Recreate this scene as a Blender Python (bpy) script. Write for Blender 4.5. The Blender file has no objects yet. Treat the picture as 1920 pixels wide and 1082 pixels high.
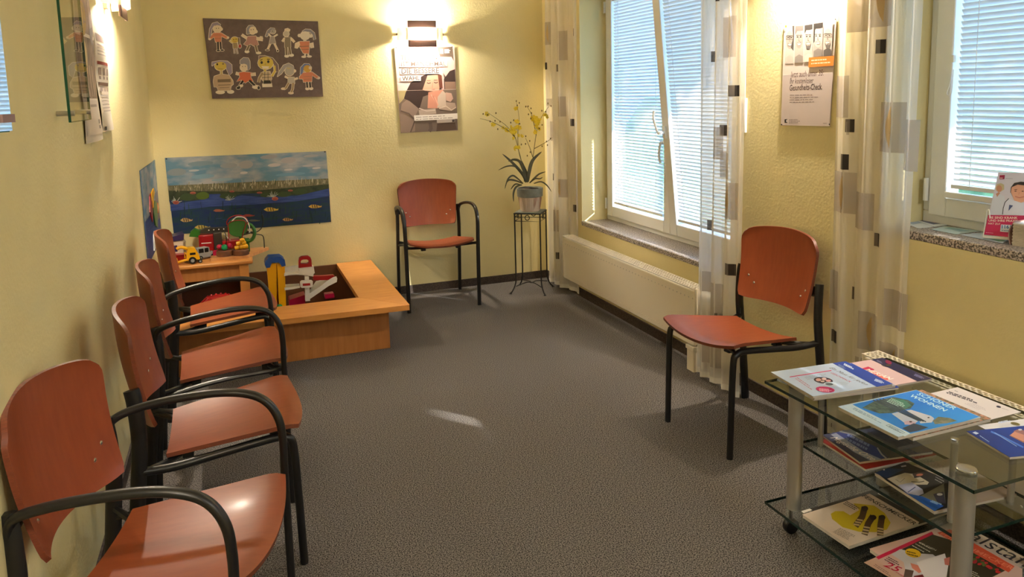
import bpy, math, random
from mathutils import Vector, Matrix
random.seed(7)
S = bpy.context.scene
COL = S.collection

# ------------------------------------------------------------------ camera
F, YAW, PITCH, ROLL, CX, CY, CAMH = 1417.0, .3537, .1317, -.0251, 960.0, 360.2, 1.44
def cam_axes():
    cy, sy = math.cos(YAW), math.sin(YAW)
    fwd = Vector((sy*math.cos(PITCH), cy*math.cos(PITCH), -math.sin(PITCH)))
    r = Vector((cy, -sy, 0)); u = r.cross(fwd)
    return math.cos(ROLL)*r+math.sin(ROLL)*u, -math.sin(ROLL)*r+math.cos(ROLL)*u, fwd
R_, U_, F_ = cam_axes()
EYE = Vector((0, 0, CAMH))
cd = bpy.data.cameras.new('camera'); cam = bpy.data.objects.new('camera', cd); COL.objects.link(cam)
cd.sensor_width = 36; cd.lens = F/1920*36; cd.shift_y = -(541-CY)/1920; cd.clip_start = .02
cam.matrix_world = Matrix(((R_.x, U_.x, -F_.x, EYE.x), (R_.y, U_.y, -F_.y, EYE.y), (R_.z, U_.z, -F_.z, EYE.z), (0, 0, 0, 1)))
S.camera = cam
def ray(x, y): return R_*((x-CX)/F) - U_*((y-CY)/F) + F_
def hit(x, y, P, n):                       # photo pixel -> point on a real surface (plane through P)
    d = ray(x, y); return EYE + d*((P-EYE).dot(n)/d.dot(n))
def on_z(x, y, z): return hit(x, y, Vector((0, 0, z)), Vector((0, 0, 1)))

# ------------------------------------------------------------------ world, sun, exposure
W = bpy.data.worlds.new('sky'); S.world = W; W.use_nodes = True
bg = W.node_tree.nodes['Background']; bg.inputs[0].default_value = (.28, .56, 1.0, 1); bg.inputs[1].default_value = 2.5
sl = bpy.data.lights.new('sun', 'SUN'); sl.energy = 5.5; sl.angle = .009; sl.color = (1, .95, .86)
sun = bpy.data.objects.new('sun', sl); COL.objects.link(sun)
SUN_DIR = Vector((-.62*math.cos(.41), .78*math.cos(.41), -math.sin(.41))).normalized()
sun.rotation_euler = SUN_DIR.to_track_quat('-Z', 'Y').to_euler(); sun.location = (6, -4, 5)
S.view_settings.view_transform = 'Standard'; S.view_settings.look = 'None'
S.view_settings.exposure = 1.36; S.view_settings.gamma = 1; S.view_settings.use_curve_mapping = False
LAMP_L = 2750.0; CEIL_FILL_W = 12.5

# ------------------------------------------------------------------ materials
def lin(c): return tuple((v/255/12.92 if v/255 <= .04045 else ((v/255+.055)/1.055)**2.4) for v in c)
def mat(name, rgb, rough=.5, metal=0, spec=.5, rgb2=None, nscale=20, bump=0, bscale=200, coat=0, stretch=None, detail=3, lo=.35, hi=.65, trans=0, alpha=1):
    m = bpy.data.materials.new(name); m.use_nodes = True; nt = m.node_tree; b = nt.nodes['Principled BSDF']
    b.inputs['Base Color'].default_value = (*lin(rgb), 1); b.inputs['Roughness'].default_value = rough
    b.inputs['Metallic'].default_value = metal; b.inputs['Specular IOR Level'].default_value = spec
    b.inputs['Coat Weight'].default_value = coat; b.inputs['Coat Roughness'].default_value = .15
    tc = nt.nodes.new('ShaderNodeTexCoord'); mp = nt.nodes.new('ShaderNodeMapping')
    nt.links.new(tc.outputs['Object'], mp.inputs[0])
    if stretch: mp.inputs['Scale'].default_value = stretch
    if rgb2:
        n = nt.nodes.new('ShaderNodeTexNoise'); n.inputs['Scale'].default_value = nscale; n.inputs['Detail'].default_value = detail
        nt.links.new(mp.outputs[0], n.inputs['Vector'])
        mr = nt.nodes.new('ShaderNodeMapRange'); mr.inputs[1].default_value = lo; mr.inputs[2].default_value = hi
        nt.links.new(n.outputs[0], mr.inputs[0])
        mx = nt.nodes.new('ShaderNodeMix'); mx.data_type = 'RGBA'
        mx.inputs[6].default_value = (*lin(rgb), 1); mx.inputs[7].default_value = (*lin(rgb2), 1)
        nt.links.new(mr.outputs[0], mx.inputs[0]); nt.links.new(mx.outputs[2], b.inputs['Base Color'])
    if bump:
        n2 = nt.nodes.new('ShaderNodeTexNoise'); n2.inputs['Scale'].default_value = bscale; n2.inputs['Detail'].default_value = 2
        nt.links.new(mp.outputs[0], n2.inputs['Vector'])
        bp = nt.nodes.new('ShaderNodeBump'); bp.inputs['Strength'].default_value = bump; bp.inputs['Distance'].default_value = .004
        nt.links.new(n2.outputs[0], bp.inputs['Height']); nt.links.new(bp.outputs[0], b.inputs['Normal'])
    return m
def glass_mat(name, tint, gloss=1.0, rough=.0):
    m = bpy.data.materials.new(name); m.use_nodes = True; nt = m.node_tree; nt.nodes.remove(nt.nodes['Principled BSDF'])
    o = nt.nodes['Material Output']; t = nt.nodes.new('ShaderNodeBsdfTransparent'); t.inputs[0].default_value = (*tint, 1)
    g = nt.nodes.new('ShaderNodeBsdfGlossy'); g.inputs['Roughness'].default_value = rough
    fr = nt.nodes.new('ShaderNodeFresnel'); fr.inputs[0].default_value = 1.5
    ml = nt.nodes.new('ShaderNodeMath'); ml.operation = 'MULTIPLY'; ml.inputs[1].default_value = gloss; ml.use_clamp = True
    ge = nt.nodes.new('ShaderNodeNewGeometry'); iv = nt.nodes.new('ShaderNodeMath'); iv.operation = 'SUBTRACT'; iv.inputs[0].default_value = 1; nt.links.new(ge.outputs['Backfacing'], iv.inputs[1])
    m2 = nt.nodes.new('ShaderNodeMath'); m2.operation = 'MULTIPLY'; nt.links.new(ml.outputs[0], m2.inputs[0]); nt.links.new(iv.outputs[0], m2.inputs[1])   # the sheet reflects at its entry face only
    mx = nt.nodes.new('ShaderNodeMixShader'); nt.links.new(fr.outputs[0], ml.inputs[0]); nt.links.new(m2.outputs[0], mx.inputs[0])
    nt.links.new(t.outputs[0], mx.inputs[1]); nt.links.new(g.outputs[0], mx.inputs[2]); nt.links.new(mx.outputs[0], o.inputs[0])
    return m
def cloth_mat(name, rgb, transp, transl):
    m = bpy.data.materials.new(name); m.use_nodes = True; nt = m.node_tree; nt.nodes.remove(nt.nodes['Principled BSDF'])
    o = nt.nodes['Material Output']; d = nt.nodes.new('ShaderNodeBsdfDiffuse'); t = nt.nodes.new('ShaderNodeBsdfTranslucent'); tp = nt.nodes.new('ShaderNodeBsdfTransparent')
    d.inputs[0].default_value = t.inputs[0].default_value = (*lin(rgb), 1)
    a = nt.nodes.new('ShaderNodeMixShader'); a.inputs[0].default_value = transl; nt.links.new(d.outputs[0], a.inputs[1]); nt.links.new(t.outputs[0], a.inputs[2])
    b = nt.nodes.new('ShaderNodeMixShader'); b.inputs[0].default_value = transp; nt.links.new(a.outputs[0], b.inputs[1]); nt.links.new(tp.outputs[0], b.inputs[2])
    nt.links.new(b.outputs[0], o.inputs[0]); return m
def emit_mat(name, rgb, s):
    m = bpy.data.materials.new(name); m.use_nodes = True; nt = m.node_tree; nt.nodes.remove(nt.nodes['Principled BSDF'])
    e = nt.nodes.new('ShaderNodeEmission'); e.inputs[0].default_value = (*lin(rgb), 1); e.inputs[1].default_value = s
    nt.links.new(e.outputs[0], nt.nodes['Material Output'].inputs[0]); return m
_c = {}
def C(r, g, b, rough=.45):
    k = (r, g, b, rough)
    if k not in _c: _c[k] = mat('print_%d_%d_%d' % (r, g, b), (r, g, b), rough, spec=.35)
    return _c[k]
M = dict(
    wall=mat('yellow_wall_paint', (229, 216, 166), .85, spec=.2, rgb2=(224, 210, 159), nscale=3, bump=.25, bscale=90),
    ceiling=mat('ceiling_paint', (232, 226, 205), .9),
    carpet=mat('carpet', (44, 42, 42), 1, spec=.05, rgb2=(134, 128, 125), nscale=240, detail=12, lo=.40, hi=.60, bump=.25, bscale=400),
    base=mat('baseboard_carpet', (66, 58, 56), .95, spec=.1, rgb2=(92, 82, 76), nscale=150),
    ply=mat('cherry_plywood', (142, 67, 33), .42, spec=.5, rgb2=(132, 59, 28), nscale=14, stretch=(5, 1, 1), lo=.3, hi=.7, coat=.08),
    plyedge=mat('plywood_edge', (128, 62, 34), .5, rgb2=(96, 44, 24), nscale=60, stretch=(1, 1, 30)),
    black=mat('black_metal', (22, 21, 22), .38, spec=.5),
    chrome=mat('chrome', (220, 220, 220), .15, metal=1),
    white=mat('white_plastic', (236, 236, 232), .35), frame=mat('white_window_frame', (235, 236, 235), .3),
    slat=cloth_mat('white_slat', (242, 244, 245), 0, .17),
    rad=mat('radiator_enamel', (236, 226, 208), .35), dark=mat('dark_gap', (30, 27, 24), .9),
    beech=mat('beech_wood', (212, 148, 78), .4, rgb2=(194, 128, 62), nscale=6, stretch=(1, 10, 6), lo=.3, hi=.7, coat=.1),
    beech2=mat('beech_panel', (188, 124, 66), .45, rgb2=(172, 108, 54), nscale=5, stretch=(8, 1, 1), lo=.3, hi=.7),
    brownpanel=mat('brown_panel', (104, 62, 36), .7), brownfelt=mat('brown_felt', (70, 42, 30), .95), iron=mat('wrought_iron', (32, 28, 26), .55, spec=.4),
    granite=mat('granite', (84, 76, 74), .3, rgb2=(208, 196, 190), nscale=150, detail=4, lo=.42, hi=.58),
    silver=mat('silver_post', (196, 192, 186), .35, metal=.75), glass=glass_mat('window_glass', (.97, .98, .98), .9),
    tglass=glass_mat('table_glass', (.83, .87, .86), 1.0), tedge=mat('glass_edge', (16, 44, 38), .15, spec=.8),
    pglass=glass_mat('picture_glass', (.95, .96, .95), 1.3), gedge=mat('green_glass_edge', (14, 92, 70), .2, spec=.7),
    sheer=cloth_mat('sheer_curtain', (246, 243, 240), .26, .55), sheer2=cloth_mat('sheer_patch', (206, 198, 194), .28, .5),
    sq=cloth_mat('dark_woven_square', (78, 72, 70), .06, .25), sq2=cloth_mat('grey_woven_square', (120, 112, 108), .08, .3), leafp=cloth_mat('leaf_print', (196, 172, 128), .05, .4),
    shield=mat('lamp_shield', (120, 96, 92), .45, metal=.5), frost=cloth_mat('frosted_glass', (235, 224, 204), .05, .30),
    mirror=mat('mirror', (225, 228, 228), .02, metal=1), opal=emit_mat('opal_glass', (255, 244, 228), 3), bulb=emit_mat('bulb', (255, 240, 218), LAMP_L),
    soil=mat('dark_soil', (40, 34, 30), .95, rgb2=(66, 56, 48), nscale=120, bump=1, bscale=150),
    pot=mat('whitewashed_terracotta', (206, 186, 168), .8, rgb2=(150, 104, 82), nscale=22, stretch=(1, 1, .18), lo=.5, hi=.66),
    potrim=mat('grey_zinc', (126, 128, 118), .6, rgb2=(100, 102, 94), nscale=18),
    leaf=mat('dark_green_leaf', (58, 60, 36), .5, rgb2=(84, 76, 46), nscale=14), stem=mat('stem', (92, 82, 40), .6), bud=mat('bud', (104, 84, 40), .6),
    petal=mat('yellow_petal', (238, 210, 20), .6, rgb2=(214, 180, 20), nscale=60),
    paper=mat('white_paper', (232, 230, 226), .6), pages=mat('page_edges', (214, 206, 196), .8, rgb2=(176, 168, 160), nscale=40, stretch=(1, 1, 60)),
    canvas=mat('taupe_canvas', (108, 92, 88), .85, rgb2=(98, 83, 80), nscale=30, bump=.3, bscale=300),
    grass=mat('grass', (96, 126, 70), .9, rgb2=(132, 150, 96), nscale=3), hedge=mat('hedge', (74, 110, 66), .9, rgb2=(120, 150, 96), nscale=5, bump=1, bscale=8),
    paving=mat('paving', (196, 190, 180), .9, rgb2=(176, 170, 162), nscale=4),
)
TOY = {k: mat('toy_'+k, c, .3) for k, c in dict(yellow=(236, 172, 16), red=(158, 16, 24), blue=(28, 74, 158), white=(230, 226, 220), green=(46, 110, 34), grey=(150, 152, 150), darkgrey=(58, 54, 48), black=(20, 18, 18),
        pink=(176, 20, 66), purple=(52, 40, 84), orange=(232, 128, 28), teal=(24, 140, 84), clear=(206, 190, 160), cream=(214, 196, 172)).items()}
TOY['wood'] = mat('toy_wood', (206, 150, 96), .5, rgb2=(186, 128, 76), nscale=12, stretch=(1, 8, 1)); TOY['bark'] = mat('toy_bark', (120, 74, 46), .6, rgb2=(88, 52, 34), nscale=25)

# ------------------------------------------------------------------ mesh helpers
class MB:
    def __init__(s): s.v = []; s.f = []; s.mi = []; s.mats = []
    def add(s, vs, fs, m):
        if m not in s.mats: s.mats.append(m)
        k = s.mats.index(m); o = len(s.v); s.v += [Vector(v) for v in vs]
        for f in fs: s.f.append([i+o for i in f]); s.mi.append(k)
        return s
    def box(s, x0, x1, y0, y1, z0, z1, m, T=None):
        vs = [Vector((x, y, z)) for z in (z0, z1) for y in (y0, y1) for x in (x0, x1)]
        if T: vs = [T @ v for v in vs]
        return s.add(vs, [(0, 2, 3, 1), (4, 5, 7, 6), (0, 1, 5, 4), (2, 6, 7, 3), (0, 4, 6, 2), (1, 3, 7, 5)], m)
    def tube(s, path, a, m, b=None, seg=10, up=(0, 0, 1), closed=False, smooth=0):
        P = [Vector(p) for p in path]
        if smooth: P = spline(P, smooth, closed)
        n = len(P); A = a if isinstance(a, (list, tuple)) else None
        vs = []; up = Vector(up); side = None
        for i in range(n):
            t = (P[(i+1) % n]-P[i-1]) if closed else (P[min(i+1, n-1)]-P[max(i-1, 0)])
            t.normalize()
            if side is None:
                side = t.cross(up)
                if side.length < .1: side = t.cross(Vector((1, .3, 0)))
            else: side = side - t*side.dot(t)
            side.normalize(); w = side.cross(t)
            ra = A[min(i*len(A)//n, len(A)-1)] if A and len(A) != n else (A[i] if A else a)
            rb = ra if b is None else b
            vs += [P[i]+side*(ra*math.cos(q))+w*(rb*math.sin(q)) for q in (2*math.pi*k/seg for k in range(seg))]
        fs = []
        for i in range(n if closed else n-1):
            j = (i+1) % n
            for k in range(seg): fs.append((i*seg+k, i*seg+(k+1) % seg, j*seg+(k+1) % seg, j*seg+k))
        if not closed: fs.append(tuple(range(seg))[::-1]); fs.append(tuple((n-1)*seg+k for k in range(seg)))
        return s.add(vs, fs, m)
    def lathe(s, prof, c, m, seg=20, T=None, cap=True):
        vs = []
        for r, z in prof:
            for k in range(seg):
                q = 2*math.pi*k/seg; v = Vector((r*math.cos(q), r*math.sin(q), z)); vs.append((T @ v if T else v)+Vector(c))
        fs = [(i*seg+k, i*seg+(k+1) % seg, (i+1)*seg+(k+1) % seg, (i+1)*seg+k) for i in range(len(prof)-1) for k in range(seg)]
        if cap: fs.append(tuple(range(seg))[::-1]); fs.append(tuple((len(prof)-1)*seg+k for k in range(seg)))
        return s.add(vs, fs, m)
    def ball(s, c, r, m, seg=10, sz=1):
        n = 6; return s.lathe([(max(r*math.sin(math.pi*i/n), r*.02), -r*sz*math.cos(math.pi*i/n)) for i in range(n+1)], c, m, seg)
    def prism(s, pts, off, m, m2=None):
        pts = [Vector(p) for p in pts]; off = Vector(off); n = len(pts)
        s.add(pts+[p+off for p in pts], [tuple(range(n))[::-1], tuple(range(n, 2*n))], m)
        return s.add(pts+[p+off for p in pts], [(i, (i+1) % n, n+(i+1) % n, n+i) for i in range(n)], m2 or m)
    def poly(s, pts, m): return s.add(pts, [tuple(range(len(pts)))], m)
    def sheet(s, fn, nu, nv, m, thick=0, medge=None):
        G = [[Vector(fn(i/nu, j/nv)) for j in range(nv+1)] for i in range(nu+1)]
        idx = lambda i, j: i*(nv+1)+j
        top = [v for r in G for v in r]; fs = [(idx(i, j), idx(i+1, j), idx(i+1, j+1), idx(i, j+1)) for i in range(nu) for j in range(nv)]
        if not thick: return s.add(top, fs, m)
        nrm = []
        for i in range(nu+1):
            for j in range(nv+1):
                du = G[min(i+1, nu)][j]-G[max(i-1, 0)][j]; dv = G[i][min(j+1, nv)]-G[i][max(j-1, 0)]; nrm.append(du.cross(dv).normalized())
        bot = [v-n*thick for v, n in zip(top, nrm)]; N = len(top)
        s.add(top, fs, m); s.add(bot, [f[::-1] for f in fs], m)
        ring = [idx(i, 0) for i in range(nu+1)]+[idx(nu, j) for j in range(1, nv+1)]+[idx(i, nv) for i in range(nu-1, -1, -1)]+[idx(0, j) for j in range(nv-1, 0, -1)]
        L = len(ring); vs = [top[k] for k in ring]+[bot[k] for k in ring]
        return s.add(vs, [(i, L+i, L+(i+1) % L, (i+1) % L) for i in range(L)], medge or m)
    def build(s, name, parent=None, world=False, smooth=40, bevel=0, base=False):
        me = bpy.data.meshes.new(name); off = Vector((0, 0, 0))
        if world and parent:
            r = parent
            while r.parent: r = r.parent
            off = Vector(r.location)
        if base:
            lo = [min(v[i] for v in s.v) for i in range(3)]; hi = [max(v[i] for v in s.v) for i in range(3)]
            off = Vector(((lo[0]+hi[0])/2, (lo[1]+hi[1])/2, lo[2]))
        me.from_pydata([tuple(v-off) for v in s.v], [], s.f)
        for m in s.mats: me.materials.append(m)
        me.polygons.foreach_set('material_index', s.mi)
        if smooth:
            me.polygons.foreach_set('use_smooth', [True]*len(s.f)); me.set_sharp_from_angle(angle=math.radians(smooth))
        me.update()
        o = bpy.data.objects.new(name, me); COL.objects.link(o)
        if parent: o.parent = parent
        if base: o.location = off
        if bevel:
            b = o.modifiers.new('bevel', 'BEVEL'); b.width = bevel; b.segments = 2; b.limit_method = 'ANGLE'; b.angle_limit = math.radians(50)
        return o
def spline(P, k, closed=False):
    out = []; n = len(P)
    for i in range(n if closed else n-1):
        if closed: a, b, c, d = P[i-1], P[i], P[(i+1) % n], P[(i+2) % n]
        else: a, b, c, d = P[max(i-1, 0)], P[i], P[i+1], P[min(i+2, n-1)]
        for j in range(k):
            t = j/k; out.append(.5*((2*b)+(c-a)*t+(2*a-5*b+4*c-d)*t*t+(3*b-a-3*c+d)*t**3))
    if not closed: out.append(P[-1])
    return out
def tag(o, label=None, cat=None, group=None, kind=None):
    if label: o['label'] = label
    if cat: o['category'] = cat
    if group: o['group'] = group
    if kind: o['kind'] = kind
    return o
def empty(name, loc, label=None, cat=None, group=None, rz=0, kind=None):
    o = bpy.data.objects.new(name, None); COL.objects.link(o); o.location = loc; o.rotation_euler = (0, 0, rz); o.empty_display_size = .1
    return tag(o, label, cat, group, kind)
def copy_tree(o, parent=None):
    c = o.copy(); COL.objects.link(c); c.parent = parent
    for ch in list(o.children): copy_tree(ch, c)
    return c
def glyphs(t, bold=0, it=0):
    cu = bpy.data.curves.new('t', 'FONT'); cu.body = t; cu.size = 1; cu.resolution_u = 2; cu.offset = bold; cu.shear = it
    ob = bpy.data.objects.new('t', cu); me = ob.to_mesh()
    vs = [v.co.copy() for v in me.vertices]; fs = [tuple(p.vertices) for p in me.polygons]
    ob.to_mesh_clear(); bpy.data.objects.remove(ob); bpy.data.curves.remove(cu); return vs, fs
class Print:                                # flat print lying on a real surface, traced in photo pixels
    def __init__(s, P, n, crop=(0, 0, 1), step=.00004, lift=.0003):
        s.P = Vector(P); s.n = Vector(n).normalized(); s.mb = MB(); s.k = lift; s.step = step; s.c = crop
    def pt(s, x, y): return hit(s.c[0]+x/s.c[2], s.c[1]+y/s.c[2], s.P+s.n*s.k, s.n)
    def poly(s, pts, m): s.k += s.step; s.mb.poly([s.pt(*p) for p in pts], m); return s
    def ell(s, x, y, rx, ry, m, rot=0, n=14):
        c, q = math.cos(math.radians(rot)), math.sin(math.radians(rot))
        return s.poly([(x+rx*math.cos(a)*c-ry*math.sin(a)*q, y+rx*math.cos(a)*q+ry*math.sin(a)*c) for a in (2*math.pi*i/n for i in range(n))], m)
    def stroke(s, pts, w, m):
        s.k += s.step; L = []; Rr = []
        for i, p in enumerate(pts):
            a = pts[max(i-1, 0)]; b = pts[min(i+1, len(pts)-1)]; dx, dy = b[0]-a[0], b[1]-a[1]; l = math.hypot(dx, dy) or 1
            L.append(s.pt(p[0]-dy/l*w/2, p[1]+dx/l*w/2)); Rr.append(s.pt(p[0]+dy/l*w/2, p[1]-dx/l*w/2))
        n = len(pts); s.mb.add(L+Rr, [(i, i+1, n+i+1, n+i) for i in range(n-1)], m); return s
    def text(s, t, a, b, m, bold=0, it=0, hs=1):
        s.k += s.step; vs, fs = glyphs(t, bold, it)
        if not vs: return s
        x0 = min(v.x for v in vs); x1 = max(v.x for v in vs); A = s.pt(*a); u = s.pt(*b)-A; sc = u.length/(x1-x0); u.normalize(); w = s.n.cross(u)
        s.mb.add([A+u*((v.x-x0)*sc)+w*(v.y*sc*hs) for v in vs], fs, m); return s
    def lines(s, a, b, dv, n, w, m, seed=1):         # rows of illegible small type
        r = random.Random(seed)
        for i in range(n):
            x0, y0 = a[0]+dv[0]*i, a[1]+dv[1]*i; f = r.uniform(.7, 1)
            q = 0
            while q < f:
                e = min(q+r.uniform(.05, .16), f); s.k += .000002
                p0 = (x0+(b[0]-a[0])*q, y0+(b[1]-a[1])*q); p1 = (x0+(b[0]-a[0])*e, y0+(b[1]-a[1])*e)
                s.k -= s.step; s.stroke([p0, p1], w, m); q = e+.025
        s.k += s.step; return s
    def build(s, name, parent, label=None, world=True):
        o = s.mb.build(name, parent, world=world, smooth=0); 
        if label: o['label'] = label
        return o
def V(*a): return Vector(a)

# ------------------------------------------------------------------ the room
XL, XR, YB, YF, HC = -.47, 2.24, 5.32, -1.7, 2.5
W1 = (3.02, 4.68, .51, 2.15); W2 = (.45, 2.11, .885, 2.15); XO = 2.56
def struct(mb, name, bevel=0): return tag(mb.build(name, base=True, bevel=bevel, smooth=0), kind='structure')
struct(MB().box(XL-.1, XR+.1, YF-.1, YB+.1, -.1, 0, M['carpet']), 'floor')
struct(MB().box(XL-.1, XO, YF-.1, YB+.1, HC, HC+.1, M['ceiling']), 'ceiling')
struct(MB().box(XL-.15, XO, YB, YB+.15, 0, HC, M['wall']), 'wall_back')
struct(MB().box(XL-.15, XL, YF, YB, 0, HC, M['wall']), 'wall_left')
struct(MB().box(XL-.15, XO, YF-.15, YF, 0, HC, M['wall']), 'wall_front')
wr = MB()
for a, b in ((YF, W2[0]), (W2[1], W1[0]), (W1[1], YB)): wr.box(XR, XO, a, b, 0, HC, M['wall'])
for w in (W1, W2): wr.box(XR, XO, w[0], w[1], 0, w[2], M['wall']); wr.box(XR, XO, w[0], w[1], w[3], HC, M['wall'])
struct(wr, 'wall_right')
struct(MB().box(XL, XR, YB-.008, YB, 0, .058, M['base']), 'baseboard_back')
struct(MB().box(XR-.008, XR, YF, YB-.008, 0, .058, M['base']), 'baseboard_right')
struct(MB().box(XL, XL+.008, YF, YB-.008, 0, .058, M['base']), 'baseboard_left')
# outside
struct(MB().box(XO+.02, 26, -16, 24, -.25, -.15, M['grass']), 'ground_outside')
struct(MB().box(XO+.02, 4.4, -16, 24, -.15, -.13, M['paving']), 'path_outside')
def hedge(y0, y1, label):
    mb = MB(); r = random.Random(int(y0*10)+50)
    def fn(u, v):
        y = y0+(y1-y0)*u; a = math.pi*v; k = 1+.10*math.sin(7*u*6+v*9)+.07*math.sin(31*u+17*v)
        return (9.0-.8*math.cos(a)*k, y, -.15+1.25*math.sin(a)**.6*k)
    mb.sheet(fn, 40, 12, M['hedge']); o = mb.build('garden_hedge', base=True); tag(o, label, 'hedge', 'hedges in the garden beyond the windows')
hedge(-3, 4, 'clipped green garden hedge beyond the window above the brochures'); hedge(4.2, 15, 'clipped green garden hedge beyond the tilted window')

def sun_block_tree(x, y, z0, r, label):  # unseen tree, added so its crown blocks most sun and leaves a low gap
    root = empty('sun_block_tree', (x, y, -.15), label, 'tree', 'unseen trees added outside the windows to block the sun'); q = random.Random(int(y*7)+3)
    MB().tube([V(x, y, -.15), V(x+.05, y, 1.2), V(x-.03, y+.05, z0+r)], [.13, .12, .11, .09, .07, .05], M['beech2'], seg=8, smooth=3).build('trunk', root, world=True)
    mb = MB()
    for i in range(2600):
        a, b, d = q.uniform(0, 6.283), q.uniform(-1, 1), q.uniform(.25, 1)**.5; k = math.sqrt(1-b*b); c = V(x+r*1.15*d*k*math.cos(a), y+r*1.5*d*k*math.sin(a), z0+r*.9+r*.9*d*b)
        e1 = V(q.uniform(-1, 1), q.uniform(-1, 1), q.uniform(-.6, .6)).normalized()*.11; e2 = e1.cross(V(q.uniform(-1, 1), q.uniform(-1, 1), 1)).normalized()*.06
        mb.add([c-e1, c+e2, c+e1, c-e2], [(0, 1, 2, 3)], M['hedge'])
    tag(mb.build('foliage', root, world=True, smooth=0), kind='stuff')
sun_block_tree(4.4, 1.35, 2.80, .9, 'unseen leafy tree added outside between the two windows to block sun')
sun_block_tree(4.7, -2.25, 3.02, .9, 'unseen leafy tree added outside beyond the right window to block sun')

# windows -----------------------------------------------------------
XF = 2.435
def window(n, w, sashes, sill_z):
    root = empty('window_%d' % n, (XF, (w[0]+w[1])/2, sill_z), kind='structure')
    y0, y1, z0, z1 = w; zb = sill_z+.0
    f = MB(); t = .045
    f.box(XF, XF+.075, y0, y1, zb, zb+t, M['frame']).box(XF, XF+.075, y0, y1, z1-t, z1, M['frame'])
    f.box(XF, XF+.075, y0, y0+t, zb+t, z1-t, M['frame']).box(XF, XF+.075, y1-t, y1, zb+t, z1-t, M['frame'])
    f.build('frame', root, world=True, bevel=.004)
    MB().box(XR+(-.004 if n == 1 else 0), XF+.01, y0-.005, y1+.005, sill_z-.03, sill_z, M['granite']).build('granite_sill', root, world=True, bevel=.004)
    out = []
    for (a, b, tilt) in sashes:                                   # a<b along y; tilt degrees inward
        zs0, zs1 = zb+t-.012, z1-t+.012; T = Matrix.Translation((XF-.012, 0, zs0)) @ Matrix.Rotation(math.radians(-tilt), 4, 'Y') @ Matrix.Translation((-(XF-.012), 0, -zs0))
        sm = MB(); st = .072; x0, x1 = XF-.016, XF+.05
        sm.box(x0, x1, a, a+st, zs0, zs1, M['frame'], T).box(x0, x1, b-st, b, zs0, zs1, M['frame'], T)
        sm.box(x0, x1, a+st, b-st, zs0, zs0+st, M['frame'], T).box(x0, x1, a+st, b-st, zs1-st, zs1, M['frame'], T)
        so = sm.build('sash', root, world=True, bevel=.005)
        MB().box(XF+.018, XF+.024, a+st-.005, b-st+.005, zs0+st-.005, zs1-st+.005, M['glass'], T).build('glass_pane', so, world=True, smooth=0)
        out.append((so, T, a+st, b-st, zs0+st, zs1-st))
    return root, out
win1, s1 = window(1, W1, ((3.845, 4.645, 0), (3.055, 3.838, 5.3)), .54)
win2, s2 = window(2, W2, ((1.285, 2.075, 0), (.485, 1.28, 0)), .915)
# handles: curved lever on the tilted sash (handle up when tilted) and hinge caps
hm = MB(); Th = s1[1][1]; hy = 3.838-.03; hz = 1.19
hm.box(XF-.026, XF-.014, hy-.014, hy+.014, hz-.035, hz+.035, M['white'], Th)
hm.tube([Th @ V(XF-.02, hy, hz), Th @ V(XF-.062, hy, hz)], .011, M['white'])
hm.tube([Th @ V(XF-.062, hy, hz-.0), Th @ V(XF-.07, hy+.004, hz+.03), Th @ V(XF-.078, hy+.012, hz+.085), Th @ V(XF-.07, hy+.014, hz+.13)], .010, M['white'], b=.007, smooth=4)
hm.build('handle', s1[1][0], world=True)
hm = MB(); hy = 3.845+.035
hm.box(XF-.026, XF-.014, hy-.014, hy+.014, hz-.105, hz-.035, M['white'])
hm.tube([V(XF-.02, hy, hz-.07), V(XF-.056, hy, hz-.07)], .010, M['white'])
hm.tube([V(XF-.056, hy, hz-.065), V(XF-.064, hy+.004, hz-.10), V(XF-.066, hy+.006, hz-.15), V(XF-.060, hy, hz-.19)], .010, M['white'], b=.007, smooth=4)
hm.build('handle', s1[0][0], world=True)
for z in (1.0, 1.9): MB().tube([V(XF-.022, 2.082, z), V(XF-.022, 2.082, z+.085)], .009, M['white']).build('hinge', win2, world=True)
for z in (.62, 1.95): MB().tube([V(XF-.022, 4.652, z), V(XF-.022, 4.652, z+.075)], .008, M['white']).build('hinge', win1, world=True)
# venetian blinds ----------------------------------------------------
def blind(sash, T, a, b, z0, z1, tilt, label, bottom=.0, gap=.018, gap1=None):
    y0, y1 = a+gap, b-(gap if gap1 is None else gap1); xb = XF-.003
    root = empty('venetian_blind', T @ V(xb, (a+b)/2, z0), label, 'blind', 'white venetian blinds on the window sashes')
    inv = Vector(root.location)
    MB().box(xb-.016, xb+.012, y0-.01, y1+.01, z1-.028, z1-.002, M['white'], T).build('head_rail', root, world=True)
    me = None; pitch = .0205; n = int((z1-.03-z0-bottom-.02)/pitch)
    for i in range(n):
        zc = z1-.04-i*pitch
        if me is None:
            mb = MB(); hw = .0125; q = math.radians(tilt)
            def fn(u, v):
                s_ = (u-.5)*2*hw; bow = .0022*(1-(2*u-1)**2)
                return (-s_*math.cos(q)-bow*math.sin(q), y0+(y1-y0)*v-(a+b)/2, s_*math.sin(q)-bow*math.cos(q))   # inner edge up
            mb.sheet(fn, 4, 1, M['slat']); o = mb.build('slat', root); me = o.data
        else:
            o = bpy.data.objects.new('slat', me); COL.objects.link(o); o.parent = root
        o.location = (T @ V(xb, (a+b)/2, zc))-inv
    zl = z1-.04-n*pitch
    MB().box(xb-.012, xb+.008, y0-.004, y1+.004, zl-.006, zl+.008, M['white'], T).build('bottom_rail', root, world=True)
    for y in (y0+.07, y1-.07):
        MB().tube([T @ V(xb-.013, y, z1-.02), T @ V(xb-.013, y, zl)], .0011, M['white'], seg=5).build('ladder_cord', root, world=True)
    return root, zl
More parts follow.
